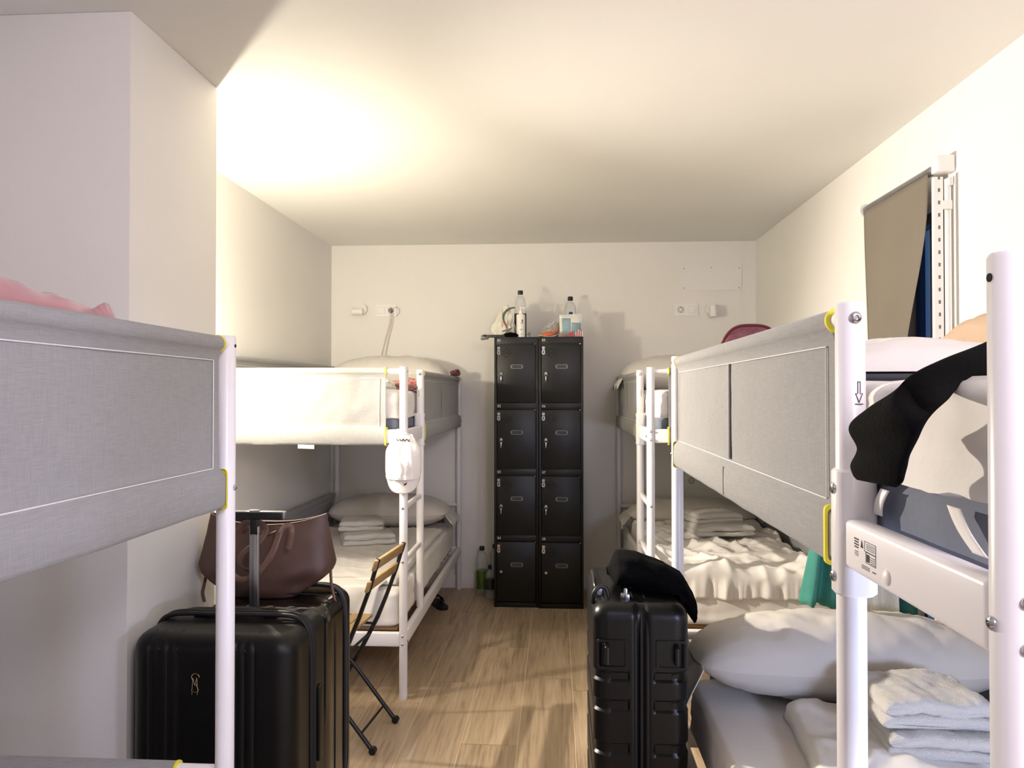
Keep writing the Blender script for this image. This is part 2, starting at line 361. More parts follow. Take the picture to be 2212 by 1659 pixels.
# slotted upright beside the window
up = thing('slotted_upright', 'white slotted metal strip standing beside the window, near side of the blind', 'wall strip', (1.36, UPY, 0))
mb = MB(); mb.box((0.0, 0, 1.34), (0.034, 0.016, 1.72), bev=0.002); mb.box((0.032, 0, 2.1), (0.034, 0.012, 0.03)); mb.box((0.032, 0, 0.6), (0.034, 0.012, 0.03)); mb.build('strip', M['plastic'], up)
for k in range(38): MB().box((0.002, -0.0083, 0.55 + k * 0.0445), (0.007, 0.0012, 0.013)).build('slot', M['holder'], up)
gt = thing('blind_guide', 'thin white vertical guide tube on the wall at the window edge', 'guide rail', (1.407, atX(2047, 600, 1.407).y, 0))
MB().cyl((0, 0, 0.5), (0, 0, 2.20), 0.009, 14).build('tube', M['plastic'], gt)
for z in (0.52, 1.35, 2.19): MB().box((0.008, 0, z), (0.018, 0.03, 0.03), bev=0.003).build('clip', M['plastic'], gt)

# ------------------------------------------------------------------ back wall fittings
hp = thing('wall_hatch', 'flat white rectangular cover plate screwed high on the back wall', 'cover plate', (0, 0, 0))
a = atY(1472, 628, YB); b = atY(1601, 574, YB); hp.location = ((a.x + b.x) / 2, YB, (a.z + b.z) / 2)
hw, hh = (b.x - a.x) / 2, (b.z - a.z) / 2
MB().poly(rrect(hw, hh, 0.008, 4), 0.008, FACE).build('plate', M['trim'], hp)
for sx, sz in ((-.92, .8), (.92, .8), (-.92, -.8), (.92, -.8), (0, .86)):
    MB().cyl((sx * hw, -0.0075, sz * hh), (sx * hw, -0.0100, sz * hh), 0.0035, 12).build('screw', M['holder'], hp)

def wall_plate(px0, px1, py0, py1, kinds, label, grp=None):
    a = atY(px0, py1, YB); b = atY(px1, py0, YB)
    t = thing('socket_plate', label, 'wall socket', ((a.x + b.x) / 2, YB, (a.z + b.z) / 2), group=grp)
    hw, hh = (b.x - a.x) / 2, (b.z - a.z) / 2
    MB().poly(rrect(hw, hh, 0.006, 4), 0.009, FACE).build('frame', M['plastic'], t)
    n = len(kinds)
    for i, k in enumerate(kinds):
        cx = -hw + hw * (2 * i + 1) / n
        if k == 's': MB().box((cx, -0.011, 0), (0.055, 0.007, 0.055), (radians(3), 0, 0), bev=0.002).build('switch', M['plastic'], t)
        else:
            o = MB(); o.box((cx, -0.0100, 0), (0.055, 0.004, 0.055), bev=0.0015)
            so = o.build('socket', M['plastic'], t)
            MB().lathe([(0.021, 0.0), (0.021, 0.0022), (0.018, 0.0022), (0.018, 0.0)], T=Matrix.Translation((cx, -0.0118, 0)) @ FACE, n=28).build('well_ring', M['holder'], so)
            q = MB(); q.cyl((cx - 0.0095, -0.0120, 0), (cx - 0.0095, -0.0126, 0), 0.003, 10).cyl((cx + 0.0095, -0.0120, 0), (cx + 0.0095, -0.0126, 0), 0.003, 10)
            q.box((cx, -0.0124, 0.0165), (0.006, 0.001, 0.004)).box((cx, -0.0124, -0.0165), (0.006, 0.001, 0.004)); q.build('holes', M['slot'], so)
    return t
pl = wall_plate(812, 857, 658, 684, 'so', 'white switch and socket plate with a cable plugged in, above the left bunk')
wall_plate(1457, 1507, 656, 682, 'os', 'white empty socket and switch plate high above the right far bunk')
wall_plate(1477, 1509, 1024, 1052, 'o', 'white socket plate low on the back wall inside the right far bunk')
# plug and cable
pc = thing('cable', 'pale cable plugged into the wall socket and looping behind the pillow', 'cable')
c0 = atY(843, 671, YB - 0.03)
MB().cyl((c0.x, YB - 0.014, c0.z), (c0.x, YB - 0.045, c0.z), 0.017, 20, 0.013).build('plug', M['holder'], pc)
def cpath(ps): 
    out = []
    for i in range(len(ps) - 1):
        p = [Vector(ps[max(0, min(len(ps) - 1, i + k))]) for k in (-1, 0, 1, 2)]
        for j in range(8):
            t = j / 8; out.append(0.5 * ((2 * p[1]) + (-p[0] + p[2]) * t + (2 * p[0] - 5 * p[1] + 4 * p[2] - p[3]) * t * t + (-p[0] + 3 * p[1] - 3 * p[2] + p[3]) * t ** 3))
    out.append(Vector(ps[-1])); return out
MB().tube(cpath([(c0.x, YB - 0.045, c0.z), tuple(atY(843, 690, YB - 0.03)), tuple(atY(833, 730, YB - 0.02)), tuple(atY(824, 768, YB - 0.02)), tuple(atY(822, 800, YB - 0.02))]), 0.0028, 8).build('cord', M['cord'], pc)
MB().tube(cpath([tuple(atY(847, 676, YB - 0.04)), tuple(atY(846, 700, YB - 0.03)), tuple(atY(838, 735, YB - 0.02)), tuple(atY(832, 770, YB - 0.02)), tuple(atY(830, 800, YB - 0.02))]), 0.0028, 8).build('cord', M['cord'], pc)
MB().tube(cpath([tuple(atY(852, 664, YB - 0.025)), tuple(atY(861, 666, YB - 0.03)), tuple(atY(863, 675, YB - 0.03)), tuple(atY(856, 683, YB - 0.02))]), 0.0014, 6).build('cord_loop', M['holder'], pc)

def wall_lamp(c, ax, base_off, label, head_r=0.026, head_l=0.04, nrm=(0, -1, 0)):
    t = thing('wall_lamp', label, 'reading lamp', tuple(c))
    n = Vector(nrm)
    MB().cyl((0, 0, 0), tuple(n * 0.035), 0.040, 32).build('wall_base', M['trim'], t)
    d = Vector(ax).normalized(); o = Vector(base_off)
    mb = MB(); mb.cyl(tuple(n * 0.03), tuple(n * 0.05 + o * 0.6), 0.008, 12); mb.build('joint', M['plastic'], t)
    p = o + n * 0.062
    hd = MB(); hd.lathe([(head_r * .6, -head_l), (head_r, -head_l * .9), (head_r, head_l), (head_r * .85, head_l), (head_r * .85, head_l * .6), (0, head_l * .6)], T=Matrix.Translation(p) @ d.to_track_quat('Z', 'Y').to_matrix().to_4x4(), n=28)
    hd.build('lamp_head', M['plastic'], t)
    return t
wall_lamp(atY(783, 669, YB), (-1, -0.1, 0.0), (-0.02, 0, -0.022), 'small round off-white reading lamp on the back wall, left of the plugged socket')
wall_lamp(atY(1535, 669, YB), (0, 0, 1), (0.008, 0, -0.02), 'small round off-white reading lamp on the back wall, right of the empty socket')
wl = thing('wall_lamp', 'lit warm reading lamp on the left wall hidden behind the pillar', 'reading lamp', (XL, 3.03, 1.63))
MB().cyl((0, 0, 0), (0.03, 0, 0), 0.04, 28).cyl((0.03, 0, 0), (0.10, 0, 0.0), 0.008, 10).build('wall_base', M['trim'], wl)
MB().cyl((0.125, 0, -0.03), (0.125, 0, 0.015), 0.026, 24).build('lamp_head', M['plastic'], wl)

# ------------------------------------------------------------------ bunk bed
L_, W_ = 1.975, 0.905
PR = 0.0195
def bolt_mb(p, d, r=0.0065):
    mb = MB(); T = Matrix.Translation(p) @ Vector(d).to_track_quat('Z', 'Y').to_matrix().to_4x4()
    mb.lathe([(0, 0.0), (r, 0.0), (r, 0.0015), (r * .7, 0.0035), (r * .42, 0.0038), (r * .38, 0.0015), (0, 0.0015)], T=T, n=16); return mb
def panel(p0, p1, nrm, zt, zr0, zr1, parent, seam=None, vst=True, seed=0, amp=0.003):
    """fabric guard looped round a top tube (centre height zt) and a bottom rail zr0..zr1"""
    p0 = Vector(p0 + (0,)); p1 = Vector(p1 + (0,)); n = Vector(nrm + (0,)); Ld = (p1 - p0).length
    r = 0.0168; half = []
    for a in range(90, -61, -15): half.append((r * cos(radians(a)), zt + r * sin(radians(a))))
    zm0 = zt - 0.034; zm1 = (zr1 + 0.016) if zr1 else None
    if zr1:
        for k in range(13): half.append((0.0035, zm0 + (zm1 - zm0) * k / 12))
        half += [(0.012, zr1 + 0.006), (0.0195, zr1 - 0.004), (0.020, (zr0 + zr1) / 2), (0.0195, zr0 + 0.004), (0.013, zr0 - 0.006), (0, zr0 - 0.008)]
    prof = half + [(-d, z) for d, z in reversed(half[1:-1])]
    nn = 48
    rings = []
    for i in range(nn + 1):
        u = i / nn; q = p0 + (p1 - p0) * u; rg = []
        for d, z in prof:
            zz = z; wv = 0
            if zr1 and zm1 - 0.01 < z < zm0 + 0.01:
                e = smooth(min(u, 1 - u) * 12)
                wv = amp * e * (nz(u * Ld * 5 + seed, z * 9, 3.1) + 0.6 * nz(u * Ld * 14 + seed, z * 16 + u * 9, 7.7))
            elif zr1 and z <= zr1: wv = amp * 0.4 * nz(u * Ld * 9 + seed, z * 20, 1.2); zz += 0.0015 * nz(u * Ld * 11, seed, 2)
            rg.append(q + n * (d + wv) + Vector((0, 0, zz)))
        rings.append(rg)
    o = MB().rings(rings).build('guard_panel', M['grey'], parent, sharp=50)
    # bindings round the tube and round the rail
    for pe, sgn in ((p0, -1), (p1, 1)):
        dr = (p1 - p0).normalized() * sgn
        y = MB(); y.lathe([(0.0135, 0), (0.0182, 0), (0.0188, 0.003), (0.0182, 0.006), (0.0135, 0.006)], T=Matrix.Translation(pe + Vector((0, 0, zt)) - dr * 0.002) @ dr.to_track_quat('Z', 'Y').to_matrix().to_4x4(), n=24)
        y.build('binding', M['yellow'], o)
        if zr1:
            zc = (zr0 + zr1) / 2; hh = (zr1 - zr0) / 2
            out = rrect(0.0215, hh + 0.010, 0.008, 4); inn = rrect(0.0172, hh + 0.004, 0.006, 4)
            def P(pt, off): return pe + n * pt[0] + dr * off + Vector((0, 0, zc + pt[1]))
            y = MB(); m_ = len(out)
            rr = [[P(q, -0.001) for q in out], [P(q, 0.0055) for q in out], [P(q, 0.0055) for q in inn], [P(q, -0.001) for q in inn]]
            y.rings(rr, cap=False); y.build('binding', M['yellow'], o)
    if zr1:
        st = MB(); e = 0.03; zs0, zs1 = zr1 + 0.014, zt - 0.036
        d_ = (p1 - p0).normalized()
        for s_ in (1, -1):
            def Q(dist, z): return p0 + d_ * dist + n * (s_ * 0.0062) + Vector((0, 0, z))
            st.tube([Q(e + (Ld - 2 * e) * k / 24, zs1 + 0.0012 * nz(k, seed, 3)) for k in range(25)], 0.0011, 6)
            st.tube([Q(e + (Ld - 2 * e) * k / 24, zs0 + 0.0012 * nz(k, seed, 5)) for k in range(25)], 0.0011, 6)
            if vst:
                for dd in (e, Ld - e): st.tube([Q(dd, zs0), Q(dd, zs1)], 0.0011, 6)
        st.build('stitching', M['stitch'], o)
        if seam:
            sm = MB(); q = p0 + d_ * seam
            ang = math.atan2(d_.y, d_.x)
            for s_ in (1, -1):
                sm.box(tuple(q + n * (s_ * 0.0065) + Vector((0, 0, (zm0 + zm1) / 2))), (0.017, 0.005, zm0 - zm1 - 0.004), (0, 0, ang), bev=0.002)
                sm.box(tuple(q + n * (s_ * 0.0205) + Vector((0, 0, (zr0 + zr1) / 2))), (0.004, 0.002, zr1 - zr0), (0, 0, ang))
            sm.build('seam_band', M['grey'], o)
    return o

def bunk(label, s, loc, L_=1.975, ly=0.425, marks=False, seed=0, grp='white metal bunk beds with grey fabric guards'):
    """s=+1: wall lies at +x of the aisle posts; s=-1: wall lies at -x. y runs from the ladder end to the head end"""
    t = thing('bunk_bed', label, 'bunk bed', loc, group=grp)
    X = lambda x: s * x
    ZA, ZW = 1.550, 1.622
    UR0, UR1, LR0, LR1 = 1.190, 1.256, 0.245, 0.310
    for (x, y, z) in ((0, 0, ZA), (0, L_, ZA), (W_, 0, ZW), (W_, L_, ZW)):
        mb = MB(); mb.lathe([(PR * .9, 0), (PR, 0.004), (PR, z - 0.004), (PR * .88, z)], (X(x), y, 0), 28)
        po = mb.build('post', M['metal'], t)
        dy = -1 if y == 0 else 1
        for zb in (1.245, 1.205, 0.295, 0.258):
            bolt_mb((X(x), y + dy * PR, zb), (0, dy, 0)).build('bolt', M['chrome'], po)
        if x == 0:
            for zb in (0.64, 0.89):
                if y == 0: bolt_mb((X(x), y - PR, zb), (0, -1, 0)).build('bolt', M['chrome'], po)
            bolt_mb((X(-PR), y, 1.222), (-s, 0, 0)).build('bolt', M['chrome'], po)
            bolt_mb((X(-PR), y, 0.27), (-s, 0, 0)).build('bolt', M['chrome'], po)
        MB().cyl((X(x) - s * PR * .90, y - .0, z - 0.022), (X(x) - s * (PR + 0.0006), y, z - 0.022), 0.004, 10).build('screw_hole', M['slot'], po)
    # ladder rail
    mb = MB(); mb.lathe([(PR * .9, LR1), (PR, LR1 + 0.004), (PR, ZA - 0.004), (PR * .88, ZA)], (0, ly, 0), 28)
    lr = mb.build('ladder_rail', M['metal'], t)
    bolt_mb((0, ly - PR, ZA - 0.022), (0, -1, 0), 0.008).build('bolt', M['chrome'], lr)
    mb = MB(); mb.rings([[Vector((X(p[0] + 0.004), ly + p[1], z)) for p in rrect(0.0275 - i_, 0.0245 - i_, 0.019, 6)] for z, i_ in ((1.150, 0.003), (1.154, 0), (1.318, 0), (1.322, 0.003))])
    sl = mb.build('bracket_sleeve', M['metal'], lr)
    bolt_mb((X(-0.0235), ly, 1.295), (-s, 0, 0), 0.008).build('bolt', M['chrome'], lr)
    bolt_mb((X(-0.0235), ly, 1.175), (-s, 0, 0), 0.008).build('bolt', M['chrome'], lr)
    ar = MB(); yq = ly - PR - 0.0006; xq = X(0.004)
    T = Matrix.Translation((xq, yq, 1.425)) @ FACE
    for (x0, x1, z0, z1) in ((-.0020, -.0012, 0.0, .016), (.0012, .0020, 0.0, .016), (-.0020, .0020, .0155, .0163), (-.0055, .0055, -.0150, -.0138), (-.0050, -.002, -.0005, 0.0003), (.002, .0050, -.0005, .0003)):
        ar.poly([(x0, z0), (x1, z0), (x1, z1), (x0, z1)], 0.0003, T)
    ar.poly([(-.0050, 0), (-.0042, 0), (.0004, -.012), (-.0004, -.0125)], 0.0003, T).poly([(.0050, 0), (.0042, 0), (-.0004, -.012), (.0004, -.0125)], 0.0003, T)
    ar.build('printed_arrow', M['print'], lr)
    for zb in (0.64, 0.89):
        mb = MB(); mb.box((0, ly / 2, zb), (0.022, ly - 2 * PR + 0.006, 0.024), bev=0.006, seg=3); rg = mb.build('rung', M['metal'], t)
        MB().box((0, ly / 2, zb + 0.0125), (0.013, ly - 0.12, 0.001)).build('tread', M['plastic'], rg)
    # rails: long sides, ends
    for (nm, x, z0, z1) in (('side_rail', 0, UR0, UR1), ('side_rail', W_, UR0, UR1), ('side_rail', 0, LR0, LR1), ('side_rail', W_, LR0, LR1)):
        o = MB().box((X(x), L_ / 2, (z0 + z1) / 2), (0.030, L_ - 2 * PR + 0.006, z1 - z0), bev=0.007, seg=3).build(nm, M['metal'], t)
        if x == 0 and z0 == UR0 and marks:
            q = MB(); T = Matrix.Translation((X(-0.0153), 0.275, 1.222)) @ Matrix.Rotation(radians(-90 * s), 4, 'Z') @ FACE
            def R_(x0, x1, z0_, z1_): q.poly([(x0, z0_), (x1, z0_), (x1, z1_), (x0, z1_)], 0.0003, T)
            def FR_(x0, x1, z0_, z1_, w_=0.0006): R_(x0, x1, z0_, z0_ + w_); R_(x0, x1, z1_ - w_, z1_); R_(x0, x0 + w_, z0_, z1_); R_(x1 - w_, x1, z0_, z1_)
            for k in range(4): R_(-.0440 + (k % 2) * .001, -.030 - (k % 2) * .001, .0135 - k * .0035, .0152 - k * .0035)
            for k in range(3): R_(-.042, -.031, -.002 - k * .0025, -.0012 - k * .0025)
            q.poly([(-.0235, .006), (-.0165, .006), (-.020, .016)], .0003, T)
            FR_(-.012, .022, .0035, .0165); FR_(-.008, .022, -.0105, .0035); R_(-.006, .003, -.0085, .001)
            for k in range(4): R_(-.006, .019, .0065 + k * .0022, .0071 + k * .0022)
            for k in range(4): R_(.006, .020, -.009 + k * .0026, -.0083 + k * .0026)
            for k in range(3): R_(-.020, .004, -.0155 - k * .0018, -.0149 - k * .0018)
            R_(.012, .022, -.018, -.0168)
            q.build('printed_label', M['print'], o)
            MB().lathe([(0, 0.004), (0.006, 0.0035), (0.009, 0.0015), (0.010, 0)], T=Matrix.Translation((X(-0.015), 0.222, 1.208)) @ Vector((-s, 0, 0)).to_track_quat('Z', 'Y').to_matrix().to_4x4(), n=20).build('plastic_plug', M['plastic'], o)
    for y in (0, L_):
        for z0, z1 in ((UR0, UR1), (LR0, LR1)):
            MB().box((X(W_ / 2), y, (z0 + z1) / 2), (W_ - 2 * PR + 0.006, 0.030, z1 - z0), bev=0.007, seg=3).build('end_rail', M['metal'], t)
    # top tubes
    TR = 0.0125; ZT, ZTW, ZL, ZLW = 1.530, 1.604, 0.613, 0.692
    MB().cyl((0, ly, ZT), (0, L_, ZT), TR).build('guard_tube', M['metal'], t)
    MB().cyl((X(W_), 0, ZTW), (X(W_), L_, ZTW), TR).build('guard_tube', M['metal'], t)
    MB().cyl((X(0), 0, ZT), (X(W_), 0, ZT), TR).build('guard_tube', M['metal'], t)
    MB().cyl((X(0), L_, ZT), (X(W_), L_, ZT), TR).build('guard_tube', M['metal'], t)
    MB().cyl((X(0), L_, ZL), (X(W_), L_, ZL), TR).build('guard_tube', M['metal'], t)
    MB().cyl((X(W_), 0, ZLW), (X(W_), L_, ZLW), TR).build('guard_tube', M['metal'], t)
    # fabric guards
    panel((0, ly + 0.045), (0, L_ - 0.045), (-s, 0), ZT, UR0, UR1, t, seam=0.66, seed=seed, vst=True)
    panel((X(W_), 0.09), (X(W_), L_ - 0.09), (-s, 0), ZTW, UR0, UR1, t, seed=seed + 3)
    panel((X(0.085), 0), (X(W_ - 0.085), 0), (0, -1), ZT, UR0, UR1, t, seed=seed + 5, amp=0.007)
    panel((X(0.085), L_), (X(W_ - 0.085), L_), (0, -1), ZT, UR0, UR1, t, seed=seed + 7)
    panel((X(0.105), L_), (X(W_ - 0.105), L_), (0, -1), ZL, LR0, LR1, t, seed=seed + 9)
    panel((X(W_), 0.09), (X(W_), L_ - 0.09), (-s, 0), ZLW, LR0, LR1, t, seed=seed + 11)
    # slatted bases
    for z in (UR1 - 0.034, LR1 - 0.006):
        sb = MB()
        for k in range(14): sb.box((X(W_ / 2), 0.10 + k * (L_ - 0.20) / 13, z), (W_ - 0.09, 0.07, 0.014), bev=0.002)
        sb.build('slatted_base', M['wood'], t)
    return t

G = None
bunk('white metal bunk bed at the far left, white cap hanging from its corner post', -1, (-0.719, 3.480, 0), seed=1)
bunk('white metal bunk bed cut off at the left edge, grey panel nearest the camera', -1, (-0.716, 1.585 - L_, 0), seed=20)
bunk('white metal bunk bed at the far right corner behind the ribbed suitcase', 1, (0.443, 3.605, 0), 1.86, 0.455, seed=40)
bunk('nearest white metal bunk bed on the right with the black garment over its rail', 1, (0.403, 0.690, 0), 1.865, 0.37, marks=True, seed=60)

# ------------------------------------------------------------------ mattresses
def mattress(x0, x1, y0, y1, z0, z1, label, upper=True, seed=0, skirt=0.078):
    t = thing('mattress', label, 'mattress', ((x0 + x1) / 2, (y0 + y1) / 2, z0))
    hx, hy, h = (x1 - x0) / 2, (y1 - y0) / 2, z1 - z0
    def ring(hx_, hy_, r, z, f=None):
        out = []
        per = []
        n = 44; m_ = 80
        base_ = []
        for i in range(n): base_.append((-1 + 2 * i / n, -1))
        for i in range(m_): base_.append((1, -1 + 2 * i / m_))
        for i in range(n): base_.append((1 - 2 * i / n, 1))
        for i in range(m_): base_.append((-1, 1 - 2 * i / m_))
        for (u, v) in base_:
            x, y = u * hx_, v * hy_
            cx, cy = max(-hx_ + r, min(hx_ - r, x)), max(-hy_ + r, min(hy_ - r, y))
            d = Vector((x - cx, y - cy))
            if d.length > 1e-6 and abs(x - cx) > 0 and abs(y - cy) > 0:
                d = d.normalized() * r; x, y = cx + d.x, cy + d.y
            p = Vector((x, y, z))
            if f: p = f(p, u, v)
            out.append(p)
        return out
    if upper:
        def q(p, u, v):
            a = (p.x + p.y) ; k = abs(sin(a * 26)) ** 0.6
            p = Vector((p.x * (1 - 0.008 * (1 - k)), p.y * (1 - 0.004 * (1 - k)), p.z)); return p
        rg = [ring(hx - 0.014, hy - 0.014, 0.03, 0.002), ring(hx - 0.006, hy - 0.006, 0.03, 0.010, q)] + [ring(hx - (0.005 if k < 3 else 0.022), hy - (0.005 if k < 3 else 0.022), 0.03, 0.01 + (h - 0.05) * k / 6, q) for k in range(1, 7)]
        MB().rings(rg).build('quilted_body', M['quilt'], t, sharp=60)
        zlow = skirt
    else: zlow = 0.0
    def cf(amp):
        def f(p, u, v):
            e = amp * (nz(p.x * 7 + seed, p.y * 7, p.z * 5) + 0.5 * nz(p.x * 20, p.y * 20 + seed, p.z * 14))
            # long sagging creases along the sides
            if p.z < h - 0.02: e += amp * 1.2 * nz(p.x * 2 + seed, p.y * 2, p.z * 38 + nz(p.x * 3, p.y * 3, seed) * 2)
            d = Vector((u, v * 1.0, 0)); 
            nrm = Vector((1 if u > .99 else -1 if u < -.99 else 0, 1 if v > .99 else -1 if v < -.99 else 0, 0))
            if nrm.length: nrm.normalize()
            return p + nrm * e
        return f
    rgs = []
    if upper:
        def low(p, u, v): return Vector((p.x, p.y, p.z + 0.014 * nz(p.x * 4 + seed, p.y * 4, 1) + 0.006 * nz(p.x * 17, p.y * 17, seed)))
        rgs.append([low(p, 0, 0) for p in ring(hx - 0.012, hy - 0.012, 0.04, zlow)])
        rgs.append([low(p, 0, 0) for p in ring(hx + 0.001, hy + 0.001, 0.045, zlow + 0.004)])
    else:
        rgs.append(ring(hx - 0.02, hy - 0.02, 0.04, 0.003)); rgs.append(ring(hx - 0.002, hy - 0.002, 0.045, 0.016))
    zz = zlow + 0.02
    for k in range(8): rgs.append(ring(hx, hy, 0.05, zz + (h - 0.03 - zz) * k / 7, cf(0.006)))
    for a in range(15, 91, 15):
        r = 0.028; rgs.append(ring(hx - r + r * cos(radians(a)), hy - r + r * sin(radians(90 - a)) , 0.05, h - r + r * sin(radians(a)), cf(0.003)))
    def top(k):
        def f(p, u, v): return Vector((p.x, p.y, p.z + 0.006 * nz(p.x * 5 + seed, p.y * 5, 2) + 0.004 * nz(p.x * 12, p.y * 3 + seed, 5)))
        return f
    for k, sc_ in enumerate((0.9, 0.75, 0.55, 0.3, 0.06)): rgs.append(ring(hx * sc_, hy * sc_, 0.04 * sc_, h + 0.004, top(k)))
    MB().rings(rgs).build('cover' if upper else 'fitted_sheet', M['sheet'], t, sharp=70)
    return t
def bedspots(ax, s, y0, L_=1.975):
    xa, xb = ax + s * 0.028, ax + s * (W_ - 0.028)
    return min(xa, xb), max(xa, xb), y0 + 0.03, y0 + L_ - 0.03
LZ0, LZ1, UZ0, UZ1 = 0.316, 0.505, 1.232, 1.440
BL = dict(FL=(-0.719, -1, 3.480), NL=(-0.716, -1, 1.585 - L_), FR=(0.443, 1, 3.605, 1.86), NR=(0.403, 1, 0.690, 1.865))
names = dict(FL='far left bunk', NL='left bunk at the picture edge', FR='far right bunk', NR='nearest right bunk')
for i, k in enumerate(('FL', 'FR', 'NR', 'NL')):
    b_ = bedspots(*BL[k])
    mattress(*b_, UZ0, UZ1, {'FL': 'white covered mattress on the upper berth of the far left bunk', 'FR': 'white covered mattress on the upper berth of the far right bunk', 'NR': 'blue grey quilted mattress under a white elastic cover, nearest upper right berth', 'NL': 'white covered mattress behind the grey panel at the left picture edge'}[k], True, i * 9 + 2)
    mattress(*b_, LZ0, LZ1 - 0.015, {'FL': 'white sheeted mattress on the lower berth of the far left bunk', 'FR': 'white sheeted mattress on the lower berth of the far right bunk', 'NR': 'white sheeted mattress on the nearest lower right berth beside the suitcase', 'NL': 'white sheeted mattress on the lower berth at the left picture edge'}[k], False, i * 11 + 5)
# elastic straps of the near right cover
bx = bedspots(*BL['NR'])

# ------------------------------------------------------------------ pillows
def pillow(c, sx, sy, sz, label, rz=0, tilt=0, seed=0, flange=True, mat='pcase'):
    t = thing('pillow', label, 'pillow', c, rz)
    U = 56; V = 30
    def surf(sg):
        def f(u, v):
            a = u * 2 - 1; b = v * 2 - 1
            th = (max(0, 1 - abs(a) ** 2.6) ** 0.62) * (max(0, 1 - abs(b) ** 2.2) ** 0.55)
            pin = 1 - 0.10 * (1 - abs(a)) ** 0.0 * (abs(b) ** 3) * (abs(a) ** 3)
            x = a * sx / 2 * (1 - 0.07 * (1 - abs(b) ** 2) * 0) * pin
            y = b * sy / 2 * (1 - 0.16 * abs(a) ** 4) * pin
            z = sz * 0.5 * th
            wr_ = (0.009 * nz(a * 5 + seed, b * 2, sg * 3) + 0.007 * ridge(a * 12 + seed + 2 * b, b * 1.7 + seed, sg) ** 2 * (0.25 + abs(a) ** 1.5)) * min(1, th * 1.6) * (1 if sg > 0 else 0.5)
            wr_ += 0.007 * nz(a * 16 + 2 * b + seed, b * 3, 9) * min(1, th)
            z = z * (1 if sg > 0 else 0.9) + wr_
            zz = sz * 0.42 + sg * z
            zz = max(zz, 0.001 if sg < 0 else 0.002)
            p = Vector((x, y, zz))
            if tilt: p = Matrix.Rotation(tilt, 3, 'X') @ p
            return p
        return f
    mb = MB(); mb.grid(surf(1), U, V); mb.grid(surf(-1), U, V)
    mb.build('case', M[mat], t, sharp=75)
    if flange:
        for e in (-1, 1):
            def ff(u, v, e=e):
                b = (v * 2 - 1) * 0.40
                x = e * (sx / 2 * 0.97 + u * 0.055 + 0.01 * nz(b * 6, seed, e))
                y = b * sy * (1 + 0.12 * u)
                z = sz * 0.42 - u * sz * 0.34 + (0.022 * sin(b * 16 + seed) + 0.015 * nz(b * 9, u * 2 + seed, e)) * u
                p = Vector((x, y, max(z, 0.003)))
                if tilt: p = Matrix.Rotation(tilt, 3, 'X') @ p
                return p
            MB().grid(ff, 8, 22).build('case_flap', M[mat], t, sharp=80, solid=0.003)
    return t
pillow((-1.165, 5.19, LZ1), 0.84, 0.42, 0.24, 'white pillow on the far left lower berth against the back wall', seed=1)
pillow((-1.17, 5.20, UZ1), 0.82, 0.44, 0.27, 'big white pillow on the far left upper berth', seed=4)
pillow((0.90, 5.17, LZ1 + 0.01), 0.86, 0.40, 0.22, 'white pillow on the far right lower berth with flaring case end', seed=8)
pillow((0.865, 5.19, UZ1), 0.86, 0.46, 0.27, 'white creased pillow on the far right upper berth', seed=12)
pillow((0.875, 2.375, LZ1), 0.92, 0.36, 0.265, 'large white pillow on the nearest right lower berth', seed=16)

# ------------------------------------------------------------------ duvets
def duvet(x0, x1, y0, y1, z, label, th=0.035, seed=0, fold_dir=0.0, amp=0.012, near_drop=0.0, edge=None, mat='sheet', name='duvet', nx=90, ny=130):
    t = thing(name, label, 'duvet', ((x0 + x1) / 2, (y0 + y1) / 2, z))
    hx, hy = (x1 - x0) / 2, (y1 - y0) / 2
    cf, sf = cos(fold_dir), sin(fold_dir)
    def f(u, v):
        a = u * 2 - 1; b = v * 2 - 1
        x = a * hx; y = b * hy
        if edge: x, y = edge(x, y, a, b)
        x += 0.012 * nz(a * 3, b * 4 + seed, 3); y += 0.02 * nz(a * 4 + seed, b * 3, 6)
        p = x * cf + y * sf; q = -x * sf + y * cf
        wx = 0.05 * nz(x * 3, y * 3, seed)
        fold = ridge((p + wx) * 7 + seed, q * 1.3, seed) ** 3
        fold2 = ridge((p * 0.7 + q * 0.7 + wx) * 9 + seed, (q - p) * 2, seed + 4) ** 3
        h = th + amp * (1.5 * nz(x * 4 + seed, y * 4, 1) + 1.1 * fold + 0.7 * fold2) + 0.3 * amp * nz(x * 22, y * 22, seed)
        e = min(1 - abs(a), (1 - abs(b)) * hy / hx)
        k = sqrt(max(0, 1 - (1 - min(1, e / 0.06)) ** 2))
        zz = h * k
        if near_drop and b < -0.80:
            tt = (-0.80 - b) / 0.20
            ang = min(tt / 0.35, 1) * pi / 2
            L = tt * near_drop * 1.15
            r = 0.05
            yb = -0.80 * hy
            if L < r * pi / 2: y = yb - r * sin(L / r); zz = h * k - r * (1 - cos(L / r))
            else:
                y = yb - r - (0.016 * nz(a * 6, b * 2, seed) + 0.008 * ridge(a * 8 + seed, b, 3) ** 2) * min(1, (L - r * pi / 2) / 0.03); q_ = min(1, (L - r * pi / 2) / 0.05); zz = h * (1 - q_) + th * q_ - r - (L - r * pi / 2) * (1 + 0.10 * nz(a * 3, seed, 1))
        return Vector((x, y, zz))
    MB().grid(f, nx, ny).build('cloth', M[mat], t, sharp=80, solid=0.006)
    return t
# far left lower: flat sheet/duvet whose near end hangs over the mattress edge
duvet(-1.585, -0.775, 3.60, 5.02, LZ1 - 0.004, 'white sheet smoothed over the far left lower berth', th=0.018, seed=3, amp=0.006, fold_dir=0.3)
